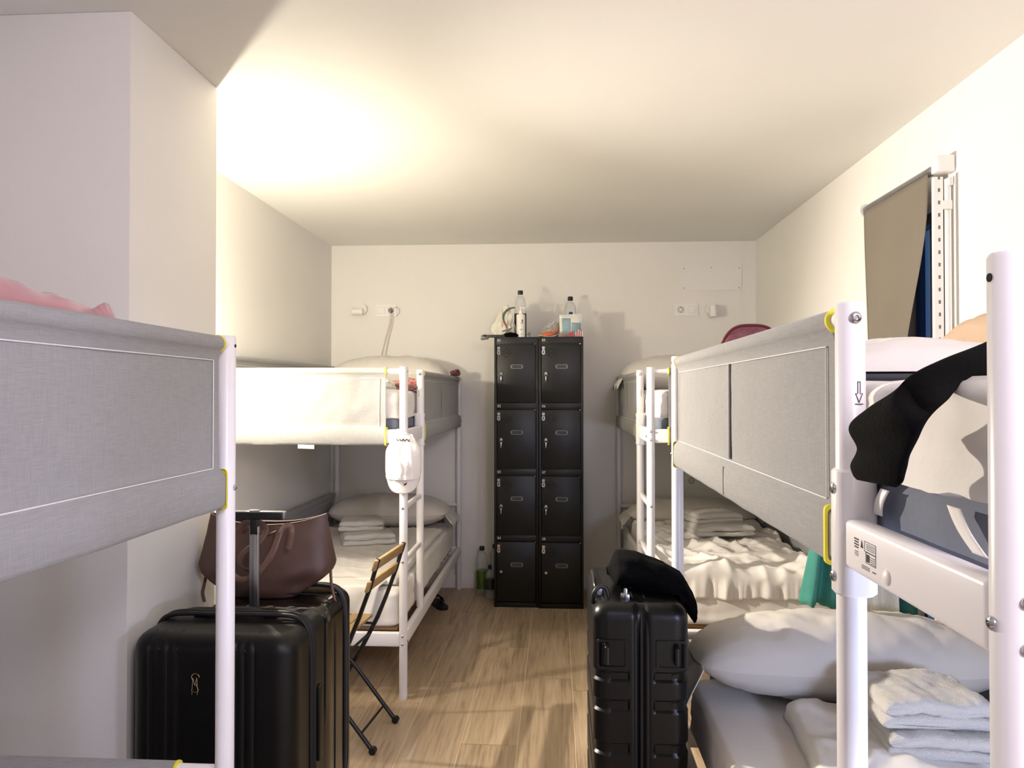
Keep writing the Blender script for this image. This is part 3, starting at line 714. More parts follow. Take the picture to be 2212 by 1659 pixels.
# hanging flap at its near end
hf = thing('folded_sheet', 'white sheet end hanging over the foot of the far left lower berth', 'bed sheet', (-1.13, 3.50, LZ1))
def hff(u, v):
    x = (u - 0.5) * 0.62 - 0.06 * v
    if v < 0.3: q = v / 0.3; y = 0.14 - 0.14 * q; z = 0.016 - 0.004 * q + 0.004 * nz(u * 8, v * 5, 1)
    else: q = (v - 0.3) / 0.7; y = -0.004 - 0.006 * sin(min(1, q * 4) * pi / 2) - 0.012 * nz(u * 7, q * 1.5, 2) ** 1 * q - 0.008 * sin(u * 26 + q) * q; z = 0.012 - 0.172 * q
    return Vector((x, y, z))
MB().grid(hff, 60, 30).build('cloth', M['sheet'], hf, sharp=80, solid=0.004)
# far right lower: thick rumpled duvet
def er(x, y, a, b):
    return x * (1.0 + 0.03 * b), y
duvet(0.495, 1.29, 3.535, 4.98, LZ1 - 0.004, 'white rumpled duvet heaped on the far right lower berth', th=0.075, seed=9, fold_dir=0.5, amp=0.028, near_drop=0.135, edge=er)
# near right lower: duvet folded back
def en(x, y, a, b):
    if a < -0.2: x += 0.10 * smooth((-a - 0.2) / 0.8) * smooth((b + 0.2) / 1.2) 
    return x, y
duvet(0.545, 1.25, 0.76, 2.20, LZ1 - 0.004, 'white duvet spread on the nearest right lower berth under the towels', th=0.035, seed=14, fold_dir=-0.25, amp=0.013, edge=en)

# ------------------------------------------------------------------ towels
def towel(c, sx, sy, h, layers, label, rz=0, seed=0, grp=None):
    t = thing('folded_towel', label, 'towel', c, rz, group=grp)
    mb = MB(); lt = h / layers
    # cross-section serpentine in XZ, extruded along Y
    for L in range(layers):
        z0 = L * lt; x0, x1 = -sx / 2 + 0.006 * (L % 2), sx / 2 - 0.008 * random.random()
        rings = []
        for j in range(45):
            v = j / 44; y = (v - .5) * sy; e = sqrt(max(0.0, 1 - (abs(v * 2 - 1)) ** 10)); rg = []
            pr = rrect((x1 - x0) / 2, lt * 0.5, lt * 0.49, 5)
            dense = []
            for q in range(len(pr)):
                a, b = pr[q], pr[(q + 1) % len(pr)]
                n_ = 30 if abs(a[0] - b[0]) > sx * .5 else 1
                for k in range(n_): dense.append((a[0] + (b[0] - a[0]) * k / n_, a[1] + (b[1] - a[1]) * k / n_))
            for (x, z) in dense:
                wob = 0.35 * lt * nz(x * 11 + seed, y * 9, L * 3.1) + 0.10 * lt * nz(x * 40, y * 40, seed) + 0.0022 * nz(x * 230, y * 230, z * 90) + (0.10 * lt * ridge(x * 26 + y * 8, seed, 1) ** 3 if L == layers - 1 else 0)
                zz = z0 + lt * 0.5 + z * (0.35 + 0.65 * e) * (1.0 + 0.25 * (1 - (x / (sx / 2)) ** 2) * (L == layers - 1)) - 0.25 * lt * (abs(x) / (sx / 2)) ** 3 * (L > 0) + (wob if L == layers - 1 or z > 0 else wob * .3)
                rg.append(Vector(((x0 + x1) / 2 + x + 0.006 * nz(y * 9, z0 * 60, seed), y + 0.008 * nz(x * 9, z0 * 60, seed) * (1 if abs(v - .5) > .4 else 0), max(0.001, zz))))
            rings.append(rg)
        mb.rings(rings)
    mb.build('terry_cloth', M['terry'], t, sharp=70)
    return t
random.seed(3)
towel((-1.15, 4.50, LZ1 + 0.022), 0.31, 0.26, 0.066, 2, 'lower folded white towel of the pair on the far left berth', 0.35, 2)
towel((-1.20, 4.56, LZ1 + 0.090), 0.27, 0.22, 0.062, 2, 'upper folded white towel of the pair on the far left berth', 0.2, 5)
towel((0.93, 4.42, LZ1 + 0.112), 0.34, 0.26, 0.060, 2, 'lower folded white towel of the pair on the rumpled far right duvet', 0.15, 7)
towel((0.90, 4.47, LZ1 + 0.174), 0.29, 0.22, 0.058, 2, 'upper folded white towel of the pair on the rumpled far right duvet', 0.3, 9)
towel((0.995, 1.965, LZ1 + 0.042), 0.38, 0.25, 0.060, 2, 'lower thick white towel of the pair nearest the camera', -0.12, 11)
towel((0.925, 1.985, LZ1 + 0.104), 0.27, 0.22, 0.070, 2, 'upper thick white towel of the pair nearest the camera', -0.02, 13)

# ------------------------------------------------------------------ lockers
LKH = 1.803; LY = 5.010; LD = 0.455
lk0 = atZ(1067, 1311, 0).x; lk1 = atZ(1261, 1314, 0).x
LW = (lk1 - lk0) / 2
def locker(label, x0, nums, off):
    t = thing('locker', label, 'locker', (x0 + LW / 2, LY + off, 0), group=None)
    hw = LW / 2 - 0.0015
    mb = MB()
    mb.box((0, LD / 2 + 0.004, LKH / 2), (hw * 2, LD - 0.008, LKH), bev=0.002)
    for sx in (-1, 1): mb.box((sx * (hw - 0.008), 0.002, LKH / 2), (0.016, 0.012, LKH), bev=0.002)
    mb.box((0, 0.004, LKH - 0.028), (hw * 2 - 0.02, 0.010, 0.056), bev=0.001)
    mb.box((0, 0.004, 0.014), (hw * 2 - 0.02, 0.010, 0.028), bev=0.001)
    zt = [LKH - 0.046, 1.337, 0.888, 0.439]; zb = [1.377, 0.934, 0.487, 0.040]
    zt = [1.757, 1.318, 0.877, 0.438]; zb = [1.362, 0.922, 0.479, 0.040]
    for k in range(3): mb.box((0, 0.004, (zb[k] + zt[k + 1]) / 2), (hw * 2 - 0.02, 0.010, zb[k] - zt[k + 1]), bev=0.001)
    mb.build('body', M['locker'], t)
    for k in range(4):
        z0, z1 = zb[k] + 0.003, zt[k] - 0.003; zc = (z0 + z1) / 2; dw = hw * 2 - 0.040
        d = MB().box((0, -0.003, zc), (dw, 0.014, z1 - z0), bev=0.0025).build('door', M['locker'], t)
        s_ = MB()
        for (ox, oz, wd_) in ((0, .032, .024), (-.0185, .016, .024), (.0185, .016, .024), (0, 0, .072), (-.0185, -.016, .024), (.0185, -.016, .024), (0, -.032, .024)):
            s_.box((-0.073 + ox + 0.008, -0.0103, z1 - 0.060 + oz * 0.8), (wd_, 0.001, 0.0035))
        s_.build('vent_slots', M['slot'], d)
        h_ = MB(); T = Matrix.Translation((0.004, -0.0095, z1 - 0.150)) @ FACE
        out = rrect(0.042, 0.015, 0.013, 5); inn = rrect(0.031, 0.0105, 0.003, 5)
        rr = [[T @ Vector((p[0], p[1], z_)) for p in q_] for q_, z_ in ((out, 0), (out, .003), (inn, .003), (inn, 0))]
        h_.rings(rr, cap=False); h_.build('label_holder', M['holder'], d)
        MB().poly(inn, 0.001, T).build('label_card', M['paperdark'], d)
        # hasp
        hs = MB(); T = Matrix.Translation((-hw + 0.031, -0.0100, z1 - 0.042)) @ FACE
        o1 = rrect(0.0105, 0.017, 0.010, 5); i1 = rrect(0.003, 0.008, 0.003, 5)
        hs.rings([[T @ Vector((p[0], p[1] - 0.012, z_)) for p in q_] for q_, z_ in ((o1, 0), (o1, .004), (i1, .004), (i1, 0))], cap=False)
        hs.poly(rrect(0.0095, 0.009, 0.002, 3), 0.005, T @ Matrix.Translation((0, 0.016, 0)))
        hs.build('hasp', M['chrome'], d)
        kx = -hw + 0.048; kz = z1 - 0.196
        MB().lathe([(0, 0.010), (0.009, 0.010), (0.011, 0.007), (0.011, 0)], T=Matrix.Translation((kx, -0.010, kz)) @ FACE, n=20).build('lock', M['chrome'], d)
        if k < 3:
            ky = MB(); ring_ = [(kx + 0.010 * cos(a * pi / 8), -0.022, kz - 0.010 + 0.010 * sin(a * pi / 8)) for a in range(17)]
            ky.tube(ring_, 0.0013, 6); ky.box((kx - 0.001, -0.022, kz - 0.038), (0.006, 0.002, 0.036), bev=0.0005); ky.box((kx - 0.001, -0.022, kz - 0.002), (0.003, 0.012, 0.012))
            ky.build('key', M['chrome'], d)
        MB().cyl((hw - 0.022, -0.0105, z1 + 0.001), (hw - 0.022, -0.013, z1 + 0.001), 0.003, 8).build('hinge_pin', M['chrome'], d)
        tm = MB(); zn = (zt[k] + (LKH if k == 0 else zb[k - 1])) / 2
        text_mesh(nums[k], 0.024, Matrix.Translation((-hw + 0.033, -0.0018, zn)) @ FACE, tm)
        tm.build('number', M['whiteprint'], t)
    return t
locker('left one of the two tall black lockers, doors numbered in white', lk0, ['01', '02', '03', '04'], 0.0)
locker('right one of the two tall black lockers, doors numbered in white', lk0 + LW, ['05', '06', '07', '08'], -0.014)

# ------------------------------------------------------------------ bottles
def bottle(c, r, h, label, body='pet', cap='greencap', lab=None, seed=0, round_top=True, name='plastic_bottle', flat=False, neck=0.36, fill=None):
    t = thing(name, label, 'bottle', c)
    nk = r * neck; hs = h * 0.70; hn = h - 0.026
    pr = [(r * .55, 0.0), (r * .92, 0.004), (r, 0.014), (r, h * .12), (r * .96, h * .13), (r, h * .15), (r, h * .42), (r * .95, h * .45), (r, h * .48), (r * 1.0, hs * .85)]
    for a in range(0, 91, 15):
        pr.append((nk + (r - nk) * cos(radians(a)) if round_top else nk + (r - nk) * (1 - a / 90), hs * .87 + (hn - 0.012 - hs * .87) * (sin(radians(a)) if round_top else a / 90)))
    pr += [(nk, hn), (nk, hn + 0.004)]
    MB().lathe(pr, n=28).build('bottle_body', M[body], t)
    cp = MB(); cp.lathe([(nk * 1.12, hn - 0.002), (nk * 1.22, hn), (nk * 1.22, h - 0.003), (nk * 1.1, h)], n=28); cp.build('cap', M[cap], t)
    if lab:
        z0, z1, m = lab; MB().lathe([(r * 1.012, z0 * h), (r * 1.014, z1 * h)], n=32).build('paper_label', M[m], t, solid=0.0004)
    return t
TZ = LKH + 0.0005
def topz(px, py, Y): return atY(px, py, Y).z
def onlock(px, Y): return (atY(px, 727, Y).x, Y, TZ)
hb = atY(1123, 628, 5.20).z - TZ
bottle(onlock(1124, 5.20), 0.042, hb, 'tall empty clear bottle with dark green cap on the left locker', lab=(0.02, 0.52, 'darklabel'))
hb = atY(1232, 641, 5.34).z - TZ
bottle(onlock(1232, 5.34), 0.042, hb, 'clear bottle with black cap at the back of the right locker', body='petblue', cap='darkcap')
hb = atY(1232, 674, 5.24).z - TZ
bottle(onlock(1233, 5.24), 0.030, hb, 'small clear bottle with blue cap behind the tissue pack', body='petblue', cap='bluecap')
# pump bottle
pb = thing('pump_bottle', 'white pump dispenser bottle in front of the tall empty bottle', 'bottle', onlock(1125, 5.09))
hp_ = atY(1125, 663, 5.09).z - TZ
mb = MB(); mb.lathe([(0.026, 0), (0.030, 0.004), (0.030, hp_ * .72), (0.026, hp_ * .755), (0.013, hp_ * .775), (0.012, hp_ * .80)], n=28); mb.build('bottle_body', M['plastic'], pb)
mb = MB(); mb.lathe([(0.0125, hp_ * .79), (0.0125, hp_ * .87), (0.005, hp_ * .88), (0.005, hp_ * .95), (0.009, hp_ * .955), (0.008, hp_)], n=20).box((0.014, -0.004, hp_ * .965), (0.036, 0.010, 0.009), (0, 0.12, -0.4), bev=0.003); mb.build('pump', M['plastic'], pb)
mb = MB(); T = Matrix.Translation((0, -0.0304, 0)) @ FACE
for (x0, x1, z0, z1) in ((.008, .014, .100, .122), (-.002, .016, .094, .0965), (-.004, .014, .055, .0575), (-.004, .010, .048, .050), (-.004, .012, .020, .022)):
    for q in (0,): mb.box(((x0 + x1) / 2, -sqrt(max(0, .0303 ** 2 - ((x0 + x1) / 2) ** 2)), (z0 + z1) / 2 * 1.0), (x1 - x0, 0.0012, z1 - z0), (0, 0, math.atan2((x0 + x1) / 2, .0303)))
mb.build('printed_text', M['print'], pb)
# carrier bag
def crumple(mb, c, s, seed=0, flat=0.0, rough=0.28, sub=4, fr=1.7, top=None):
    bm = bmesh.new(); bmesh.ops.create_icosphere(bm, subdivisions=sub, radius=1)
    for v in bm.verts:
        d = v.co.normalized()
        k = 1 + rough * (nz(d.x * fr + seed, d.y * fr, d.z * fr) + 0.7 * (ridge(d.x * fr * 1.6 + seed, d.y * fr * 1.6, d.z * fr * 1.6 + seed) - .5)) + rough * .25 * nz(d.x * 7, d.y * 7 + seed, d.z * 7)
        p = Vector((d.x * s[0] * k, d.y * s[1] * k, d.z * s[2] * k))
        if top: p = top(p)
        if p.z < -s[2] * (1 - flat): p.z = -s[2] * (1 - flat)
        v.co = p
    mz = min(v.co.z for v in bm.verts)
    bm.verts.index_update(); mb.add([Vector((v.co.x + c[0], v.co.y + c[1], v.co.z - mz + c[2])) for v in bm.verts], [[v.index for v in f.verts] for f in bm.faces]); bm.free(); return mb
bg = thing('carrier_bag', 'crumpled white carrier bag slumped on the left locker', 'plastic bag', onlock(1088, 5.16))
def bt(p): k = 1 - 0.35 * smooth((p.z + 0.06) / 0.16); return Vector((p.x * k + 0.12 * (p.z), p.y * k, p.z))
mb = MB(); crumple(mb, (0, 0, 0), (0.082, 0.07, 0.118), 5, 0.25, 0.34, 4, 2.2, bt); mb.build('bag_film', M['bagwhite'], bg, sharp=30)
def strip3(name, pts, w0, mat, par, wd=(0, 0.05, 0)):
    P = cpath(pts); m = MB(); W3 = Vector(wd)
    m.grid(lambda u, v: P[int(round(u * (len(P) - 1)))] + W3 * (v - .5), len(P) - 1, 3); return m.build(name, mat, par, solid=0.0012)
o_ = Vector(bg.location)
def rel(px, py, Y): return tuple(atY(px, py, Y) - o_)
strip3('printed_fold', [rel(1112, 664, 5.06), rel(1098, 668, 5.07), rel(1088, 680, 5.07), rel(1088, 692, 5.07), rel(1094, 706, 5.07)], 0, M['tealgrey'], bg, (0.012, 0.02, -0.006))
strip3('printed_stripe', [rel(1088, 692, 5.055), rel(1092, 700, 5.055), rel(1095, 708, 5.055)], 0, M['rose'], bg, (0.010, 0.01, 0))
strip3('printed_fold', [rel(1085, 716, 5.06), rel(1098, 712, 5.05), rel(1108, 708, 5.06)], 0, M['tealgrey'], bg, (0.0, 0.02, 0.012))
# black device hanging over the locker edge
dv = thing('hair_straightener', 'black device with cable ends lying over the left edge of the left locker', 'device', (atY(1062, 731, 5.06).x, 5.06, TZ))
mb = MB(); mb.box((0.03, 0, 0.009), (0.13, 0.030, 0.018), bev=0.004).box((-0.048, 0, 0.013), (0.026, 0.022, 0.014), bev=0.003).cyl((-0.060, 0, 0.010), (-0.072, 0, 0.010), 0.003); mb.build('case', M['black'], dv)
mb = MB().box((-0.035, -0.004, 0.0), (0.055, 0.028, 0.016), (0, -0.12, 0), bev=0.006); mb.v = [(x, y, z) for x, y, z in mb.v]; dd = mb.build('tail', M['holder'], dv); dd.location = (-0.012, 0, -0.006)
wr_ = thing('small_cable', 'thin black curled wire beside the pump bottle', 'cable', onlock(1143, 5.12))
MB().tube(cpath([(-0.025, 0, 0.022), (-0.008, 0, 0.024), (0.006, 0, 0.026), (0.008, 0, 0.036), (-0.002, 0, 0.036), (-0.004, 0, 0.024), (0.006, 0, 0.014), (0.0, 0, 0.001)]), 0.0016, 6).build('wire', M['black'], wr_)
bx_ = thing('dark_pouch', 'dark pouch squeezed between carrier bag and pump bottle', 'pouch', onlock(1103, 5.06))
crumple(MB(), (0, 0, 0), (0.05, 0.022, 0.020), 7, 0.3, 0.15, 3).build('pouch_body', M['blackcloth'], bx_)
# right locker clutter
tp = thing('tissue_pack', 'white and blue tissue pack standing on the right locker', 'tissue pack', onlock(1233, 5.10), 0.05)
hw = 0.077; z1 = atY(1233, 679, 5.10).z - TZ
mb = MB()
def tpf(sg):
    def f(u, v):
        a = u * 2 - 1; b = v * 2 - 1; th = 0.018 * (1 - a ** 4) * (1 - b ** 4) + 0.001
        return Vector((a * hw + .002 * nz(b * 4, 1, 2), sg * th + 0.004 * nz(a * 4, b * 4, sg), (v * z1) + 0.004 * a + 0.002 * nz(a * 6, 0, 3)))
    return f
mb.grid(tpf(-1), 20, 20).grid(tpf(1), 20, 20); mb.build('film', M['packet'], tp)
for (x0, x1, zz0, zz1) in ((-.060, -.004, .02, .13), (.004, .066, .035, .10)):
    m2 = MB(); m2.grid(lambda u, v: Vector((x0 + (x1 - x0) * u, -0.0205 - 0.001, zz0 + (zz1 - zz0) * v)) + Vector((0, 0.019 * (((x0 + (x1 - x0) * u) / hw) ** 4 + ((zz0 + (zz1 - zz0) * v) / z1 * 2 - 1) ** 4) * .9, 0)), 10, 10); m2.build('print_panel', M['packetblue'], tp, solid=0.0006)
cb = thing('snack_bag', 'crumpled clear snack bag with a white straw on the right locker', 'packet', onlock(1190, 5.17))
mb = MB(); crumple(mb, (0, 0, 0), (0.062, 0.045, 0.060), 3, 0.3, 0.38, 4, 2.3, lambda p: Vector((p.x + 0.35 * max(0, p.z), p.y, p.z * 1.1))); mb.build('film', M['poly'], cb, sharp=30)
MB().cyl((-0.02, -0.055, 0.07), (0.025, -0.05, 0.115), 0.002, 8).build('straw', M['plastic'], cb)
crumple(MB(), (0.045, 0.0, 0), (0.022, 0.02, 0.055), 13, 0.3, 0.2, 3).build('biscuits', M['orange'], cb)
og = thing('orange_packet', 'opened orange and brown snack packet at the left of the right locker', 'packet', onlock(1185, 5.06))
mb = MB(); mb.grid(lambda u, v: Vector(((u - .5) * 0.13, (v - .5) * 0.05 + .004 * nz(u * 6, v, 1), 0.004 + 0.032 * (1 - (2 * u - 1) ** 2) * (1 - (2 * v - 1) ** 2) + .01 * u)), 24, 10); mb.build('wrapper', M['orange'], og, solid=0.001)
MB().grid(lambda u, v: Vector((0.005 + 0.075 * u, -0.028 + .03 * v, 0.004 + 0.034 * u * 1.0 + 0.012 * v * (1 - u))), 10, 4).build('brown_flap', M['choc'], og, solid=0.002)
MB().grid(lambda u, v: Vector((-0.07 + 0.13 * u, -0.034 + .012 * v, 0.014 - 0.012 * sin(u * pi) + .004 * v)), 12, 3).build('white_rim', M['plastic'], og, solid=0.001)
pr_ = thing('sweets_bag', 'clear pinkish sweets bag in front of the tissue pack', 'packet', onlock(1222, 5.05))
crumple(MB(), (0, 0, 0), (0.058, 0.024, 0.022), 21, 0.35, 0.3, 4).build('film', M['poly'], pr_, sharp=30)
crumple(MB(), (-0.02, 0, 0.001), (0.022, 0.012, 0.012), 23, 0.35, 0.2, 3).build('sweets', M['pink2'], pr_)
rd = thing('red_round_tin', 'small round red lid standing in front of the tissue pack', 'tin', onlock(1234, 5.035))
MB().cyl((0, -0.004, 0.016), (0, 0.006, 0.016), 0.016, 24).build('lid', M['red'], rd)
rs = thing('red_striped_packet', 'red and white striped packet at the right end of the right locker', 'packet', onlock(1251, 5.05))
for k in range(7): 
    MB().box((-0.021 + k * 0.007, 0.002 * (k % 2), 0.020 + 0.003 * (k % 3)), (0.0062, 0.012, 0.040 + 0.006 * (k % 3)), bev=0.002).build('stick', M['red'] if k % 2 else M['plastic'], rs)
# floor bottles
def onfloor(px, Y): return (atY(px, 1280, Y).x, Y, 0.0005)
bottle(onfloor(1041, 5.33), 0.040, atY(1041, 1180, 5.33).z, 'clear bottle with dark green cap and green label, leftmost on the floor by the lockers', lab=(0.12, 0.50, 'greenlabel'))
bottle((lk0 - 0.062 + 0.032, 5.42, 0.0005), 0.036, 0.335, 'empty bottle with dark green cap squeezed behind, against the wall by the lockers')
bottle((lk0 - 0.045, 5.20, 0.0005), 0.030, 0.235, 'small bottle with black cap and dark label, nearest on the floor by the lockers', cap='darkcap', lab=(0.3, 0.6, 'darklabel'))

# ------------------------------------------------------------------ cap on the bunk post
cp = thing('baseball_cap', 'white baseball cap hanging brim down from the far left bunk post', 'cap', (-0.712, 3.455, 1.235))
def crown(u, v):
    a = (u * 2 - 1); zt_ = 0.0; zb_ = -0.205
    z = zt_ + (zb_ - zt_) * v
    half = 0.038 + 0.044 * smooth(v * 2.0 + 0.15) - 0.004 * smooth((v - .8) / .2)
    x = a * half * (1.0)
    bulge = 0.075 * sin(min(1, v * 1.15) * pi * 0.62) * sqrt(max(0, 1 - a * a * 0.97)) 
    w_ = 0.010 * nz(a * 2.6, z * 16, 4) + 0.010 * ridge(a * 3 + 1, z * 22 + a * 2, 8) * (1 - abs(a)) - 0.018 * math.exp(-((a - .15) ** 2) / .05 - ((v - .42) ** 2) / .03)
    return Vector((x, -0.004 - bulge - w_ * sqrt(max(0, 1 - a * a)), z))
MB().grid(crown, 48, 48).build('crown', M['capwhite'], cp, sharp=80, solid=0.003)
def brim(u, v):
    a = u * 2 - 1; hw_ = 0.079
    x = a * hw_ * (1 - 0.04 * v)
    z = -0.190 - (0.080 * max(0, 1 - abs(a * .97) ** 2.8) ** .6) * v
    y = -0.055 * sqrt(max(0, 1 - a * a * .9)) - 0.012 + 0.02 * v
    return Vector((x, y, z))
MB().grid(brim, 36, 14).build('brim', M['capwhite'], cp, sharp=80, solid=0.003)
mb = MB(); T = Matrix.Translation((0.022, -0.0745, -0.222)) @ FACE; mb.poly([(-.009, -.005), (.001, -.006), (.009, .006), (.004, .007), (.002, .003), (-.004, .003)], 0.0008, T); mb.build('emblem', M['slot'], cp)
lp = []
for k in range(40):
    u = k / 39; q = crown(0.5 + (u - 0.5) * 0.62, 0.12 - 0.022 * sin(u * 26) * (0.5 + u)); lp.append((q.x, q.y - 0.0060, q.z))
MB().tube(lp, 0.0019, 6).build('script_embroidery', M['slot'], cp)
MB().tube(cpath([(-0.028, -0.012, -0.006), (-0.034, -0.02, 0.012), (-0.022, -0.026, 0.022), (-0.006, -0.024, 0.010), (0.012, -0.024, 0.006), (0.030, -0.012, -0.004)]), 0.0045, 8, ry=0.0016).build('strap', M['capwhite'], cp)
tgm = thing('paper_tag', 'white paper tag sticking out below the far left grey guard', 'tag', tuple(atY(661, 965, 3.462)))
MB().box((0, 0, 0), (0.078, 0.0008, 0.018), (0, 0.03, 0)).build('tag_sheet', M['plastic'], tgm)

# ------------------------------------------------------------------ garments on the far left upper berth
g = thing('pink_garment', 'dusty pink garment bunched on the far left upper berth', 'garment', (atY(880, 815, 3.95).x, 3.95, UZ1 + 0.003))
crumple(MB(), (0, 0, 0), (0.075, 0.09, 0.036), 31, 0.35, 0.35, 4).build('cloth', M['pink2'], g)
g = thing('floral_cloth', 'small pink and dark floral cloth draped on the rail of the far left upper berth', 'cloth', (-0.712, 5.22, 1.548))
crumple(MB(), (0, 0, 0), (0.030, 0.075, 0.026), 33, 0.4, 0.35, 4).build('cloth', M['magenta'], g)
g = thing('white_garment', 'white top lying at the foot of the far left upper berth', 'garment', (-0.95, 3.72, UZ1 + 0.003))
crumple(MB(), (0, 0, 0), (0.13, 0.09, 0.035), 35, 0.35, 0.3, 4).build('cloth', M['sheet'], g)
# pink garment at near left
g = thing('pink_satin_garment', 'pink satin garment lying along the guard at the left edge', 'garment', (-0.785, 1.08, UZ1 + 0.004))
def pg(u, v):
    # sheet folded along the rail
    y = -0.50 + 0.70 * u; b = v * 2 - 1
    hgt = 0.128 + 0.026 * (1 - u) - 0.03 * smooth((u - .93) / .07)
    w_ = 0.055
    an = pi * v
    x = -w_ * cos(an) * (1.0)
    z = hgt * (sin(an) ** 0.5 if sin(an) > 0 else 0) + 0.014 * nz(u * 7, v * 2.2, 3) + 0.024 * ridge(u * 2.6 + v * 2.5, v * 3, 5) ** 3 * sin(an) + 0.007 * ridge(u * 6 + v * 3, v * 2, 8) ** 2 * sin(an) - 0.010
    return Vector((x, y, max(0.0, z)))
m_ = MB(); m_.grid(pg, 70, 30); m_.build('satin_cloth', M['pink'], g, sharp=75, solid=0.004)

# ------------------------------------------------------------------ suitcases
def case_shell(mb, hx, hy, z0, z1, r, prof_off=None, z_off=None, rz=0.03, n=10, dens=64):
    """rounded-rectangle rings lofted in z; prof_off(x,y)->inset of a ring point, z_off(z)->inset of a ring"""
    zs = []
    for a in range(0, 91, 15): zs.append((z0 + rz - rz * cos(radians(a)), rz - rz * sin(radians(a))))
    m_ = int((z1 - z0 - 2 * rz) / 0.006)
    for k in range(1, m_): zs.append((z0 + rz + (z1 - z0 - 2 * rz) * k / m_, 0))
    for a in range(0, 91, 15): zs.append((z1 - rz + rz * sin(radians(a)), rz - rz * cos(radians(a))))
    zs[0] = (z0, rz); 
    rings = []
    for z, ins in zs:
        base_ = rrect(hx - ins, hy - ins, max(0.004, r - ins * .6), n); den = []
        for q in range(len(base_)):
            a, b = Vector(base_[q]), Vector(base_[(q + 1) % len(base_)])
            k = max(1, int((b - a).length / 0.006))
            for j in range(k if k <= 90 else 90): pass
            den.append((a, b, k))
        pts = []
        for qi, (a, b, k) in enumerate(den):
            kk = dens if (qi % (n + 1) == n) else 1
            for j in range(kk): pts.append(a.lerp(b, j / kk))
        o = z_off(z) if z_off else 0
        rg = []
        for p in pts:
            d = (prof_off(p.x, p.y) if prof_off else 0) + o
            nr = Vector((p.x / hx if abs(p.x) > hx - r else 0, p.y / hy if abs(p.y) > hy - r else 0))
            nr = nr.normalized() if nr.length > 0 else Vector((0, 0))
            p2 = p - nr * d; rg.append(Vector((p2.x, p2.y, z)))
        rings.append(rg)
    return mb.rings(rings)
def wheels(par, xs, ys, r=0.024):
    for x in xs:
        for y in ys:
            m = MB(); m.box((x, y, 0.052), (0.036, 0.036, 0.030), bev=0.006); m.cyl((x - 0.012, y, r), (x - 0.003, y, r), r, 20).cyl((x + 0.003, y, r), (x + 0.012, y, r), r, 20); m.box((x, y, 0.032), (0.005, 0.02, 0.02)); m.build('wheel', M['black'], par)
# near left case, broad face towards the camera
sx0, sx1, sy0, sy1, sz = -1.170, -0.708, 1.985, 2.295, 0.768
c1 = thing('suitcase', 'large matt black suitcase with a small M emblem, at the lower left', 'suitcase', ((sx0 + sx1) / 2, (sy0 + sy1) / 2, 0))
hx, hy = (sx1 - sx0) / 2, (sy1 - sy0) / 2
def g1(x, y):
    if y < -hy + 0.02 or y > hy - 0.02:
        d = 0
        for gx in (-.17, -.145, -.12, -.095, .045, .07, .095, .12): d += 0.004 * math.exp(-((x - gx) / 0.0035) ** 2)
        return d
    return 0.010 * math.exp(-((y) / 0.014) ** 2)
mb = MB(); case_shell(mb, hx, hy, 0.065, sz, 0.055, g1, None, 0.045); mb.build('shell', M['casem'], c1, sharp=50)
zp = []
for a in range(120):
    u = a / 120 * 2 * pi; ca, sa = cos(u), sin(u); e = 2 / 9
    zp.append((math.copysign(abs(ca) ** e, ca) * (hx + 0.001), 0, 0.425 + math.copysign(abs(sa) ** e, sa) * (0.361)))
for oy, nm, mt, rr in ((-0.012, 'zip_tape', 'zip', 0.007), (0.012, 'zip_tape', 'zip', 0.007)):
    MB().tube([(x, oy, z) for x, y, z in zp] + [(zp[0][0], oy, zp[0][2])], rr, 8, up=(0, 1, 0)).build(nm, M[mt], c1)
# ridges on the top
for gx in (-.17, -.145, -.12, -.095, .045, .07, .095, .12): MB().tube([(gx, -hy + 0.045, sz - 0.001), (gx, -hy + .02, sz - 0.012), (gx, -hy + 0.004, sz - 0.04)], 0.0035, 8).build('rib', M['casem'], c1)
hd = MB(); hd.tube(cpath([(-0.11, 0.03, sz + 0.002), (-0.085, 0.03, sz + 0.012), (-0.05, 0.03, sz + 0.021), (0.03, 0.03, sz + 0.022), (0.075, 0.03, sz + 0.014), (0.10, 0.03, sz + 0.002)]), 0.014, 12, ry=0.006); hd.box((-.11, .03, sz + .004), (.04, .03, .010), bev=.003).box((.10, .03, sz + .004), (.04, .03, .010), bev=.003)
hd.build('carry_handle', M['casem'], c1)
MB().box((hx + 0.003, 0.06, 0.45), (0.012, 0.03, 0.22), bev=0.005).build('side_handle', M['casem'], c1)
wheels(c1, (-hx + .05, hx - .05), (-hy + .05, hy - .05))
# telescopic handle at the back edge
xt = atY(550, 1322, sy1 - 0.02).x - (sx0 + sx1) / 2; yt = hy - 0.022
ztop = atY(550, 1108, sy1 - 0.02).z
tt = MB(); tt.box((xt, yt, (sz - .03 + ztop) / 2 - 0.02), (0.029, 0.016, ztop - sz - 0.01), bev=0.004); tt.box((xt, yt, (sz + ztop) / 2 - .02), (0.012, 0.0175, ztop - sz - .05), bev=.002); po_ = tt.build('telescopic_pole', M['brushed'], c1)
MB().box((xt, yt, ztop - 0.040), (0.026, 0.018, 0.055), bev=0.004).build('pole_collar', M['black'], po_)
MB().box((xt, yt, ztop - 0.008), (0.185, 0.026, 0.022), bev=0.004).build('grip', M['black'], po_)
MB().box((xt, yt, ztop + 0.004), (0.188, 0.022, 0.005), bev=0.002).box((xt + 0.094, yt, ztop - 0.006), (0.008, 0.025, 0.022), bev=0.003).box((xt - 0.094, yt, ztop - 0.006), (0.008, 0.025, 0.022), bev=0.003).build('grip_trim', M['brushed'], po_)
MB().box((xt, yt, ztop + 0.008), (0.032, 0.014, 0.004), bev=0.0015).build('push_button', M['brushed'], po_)
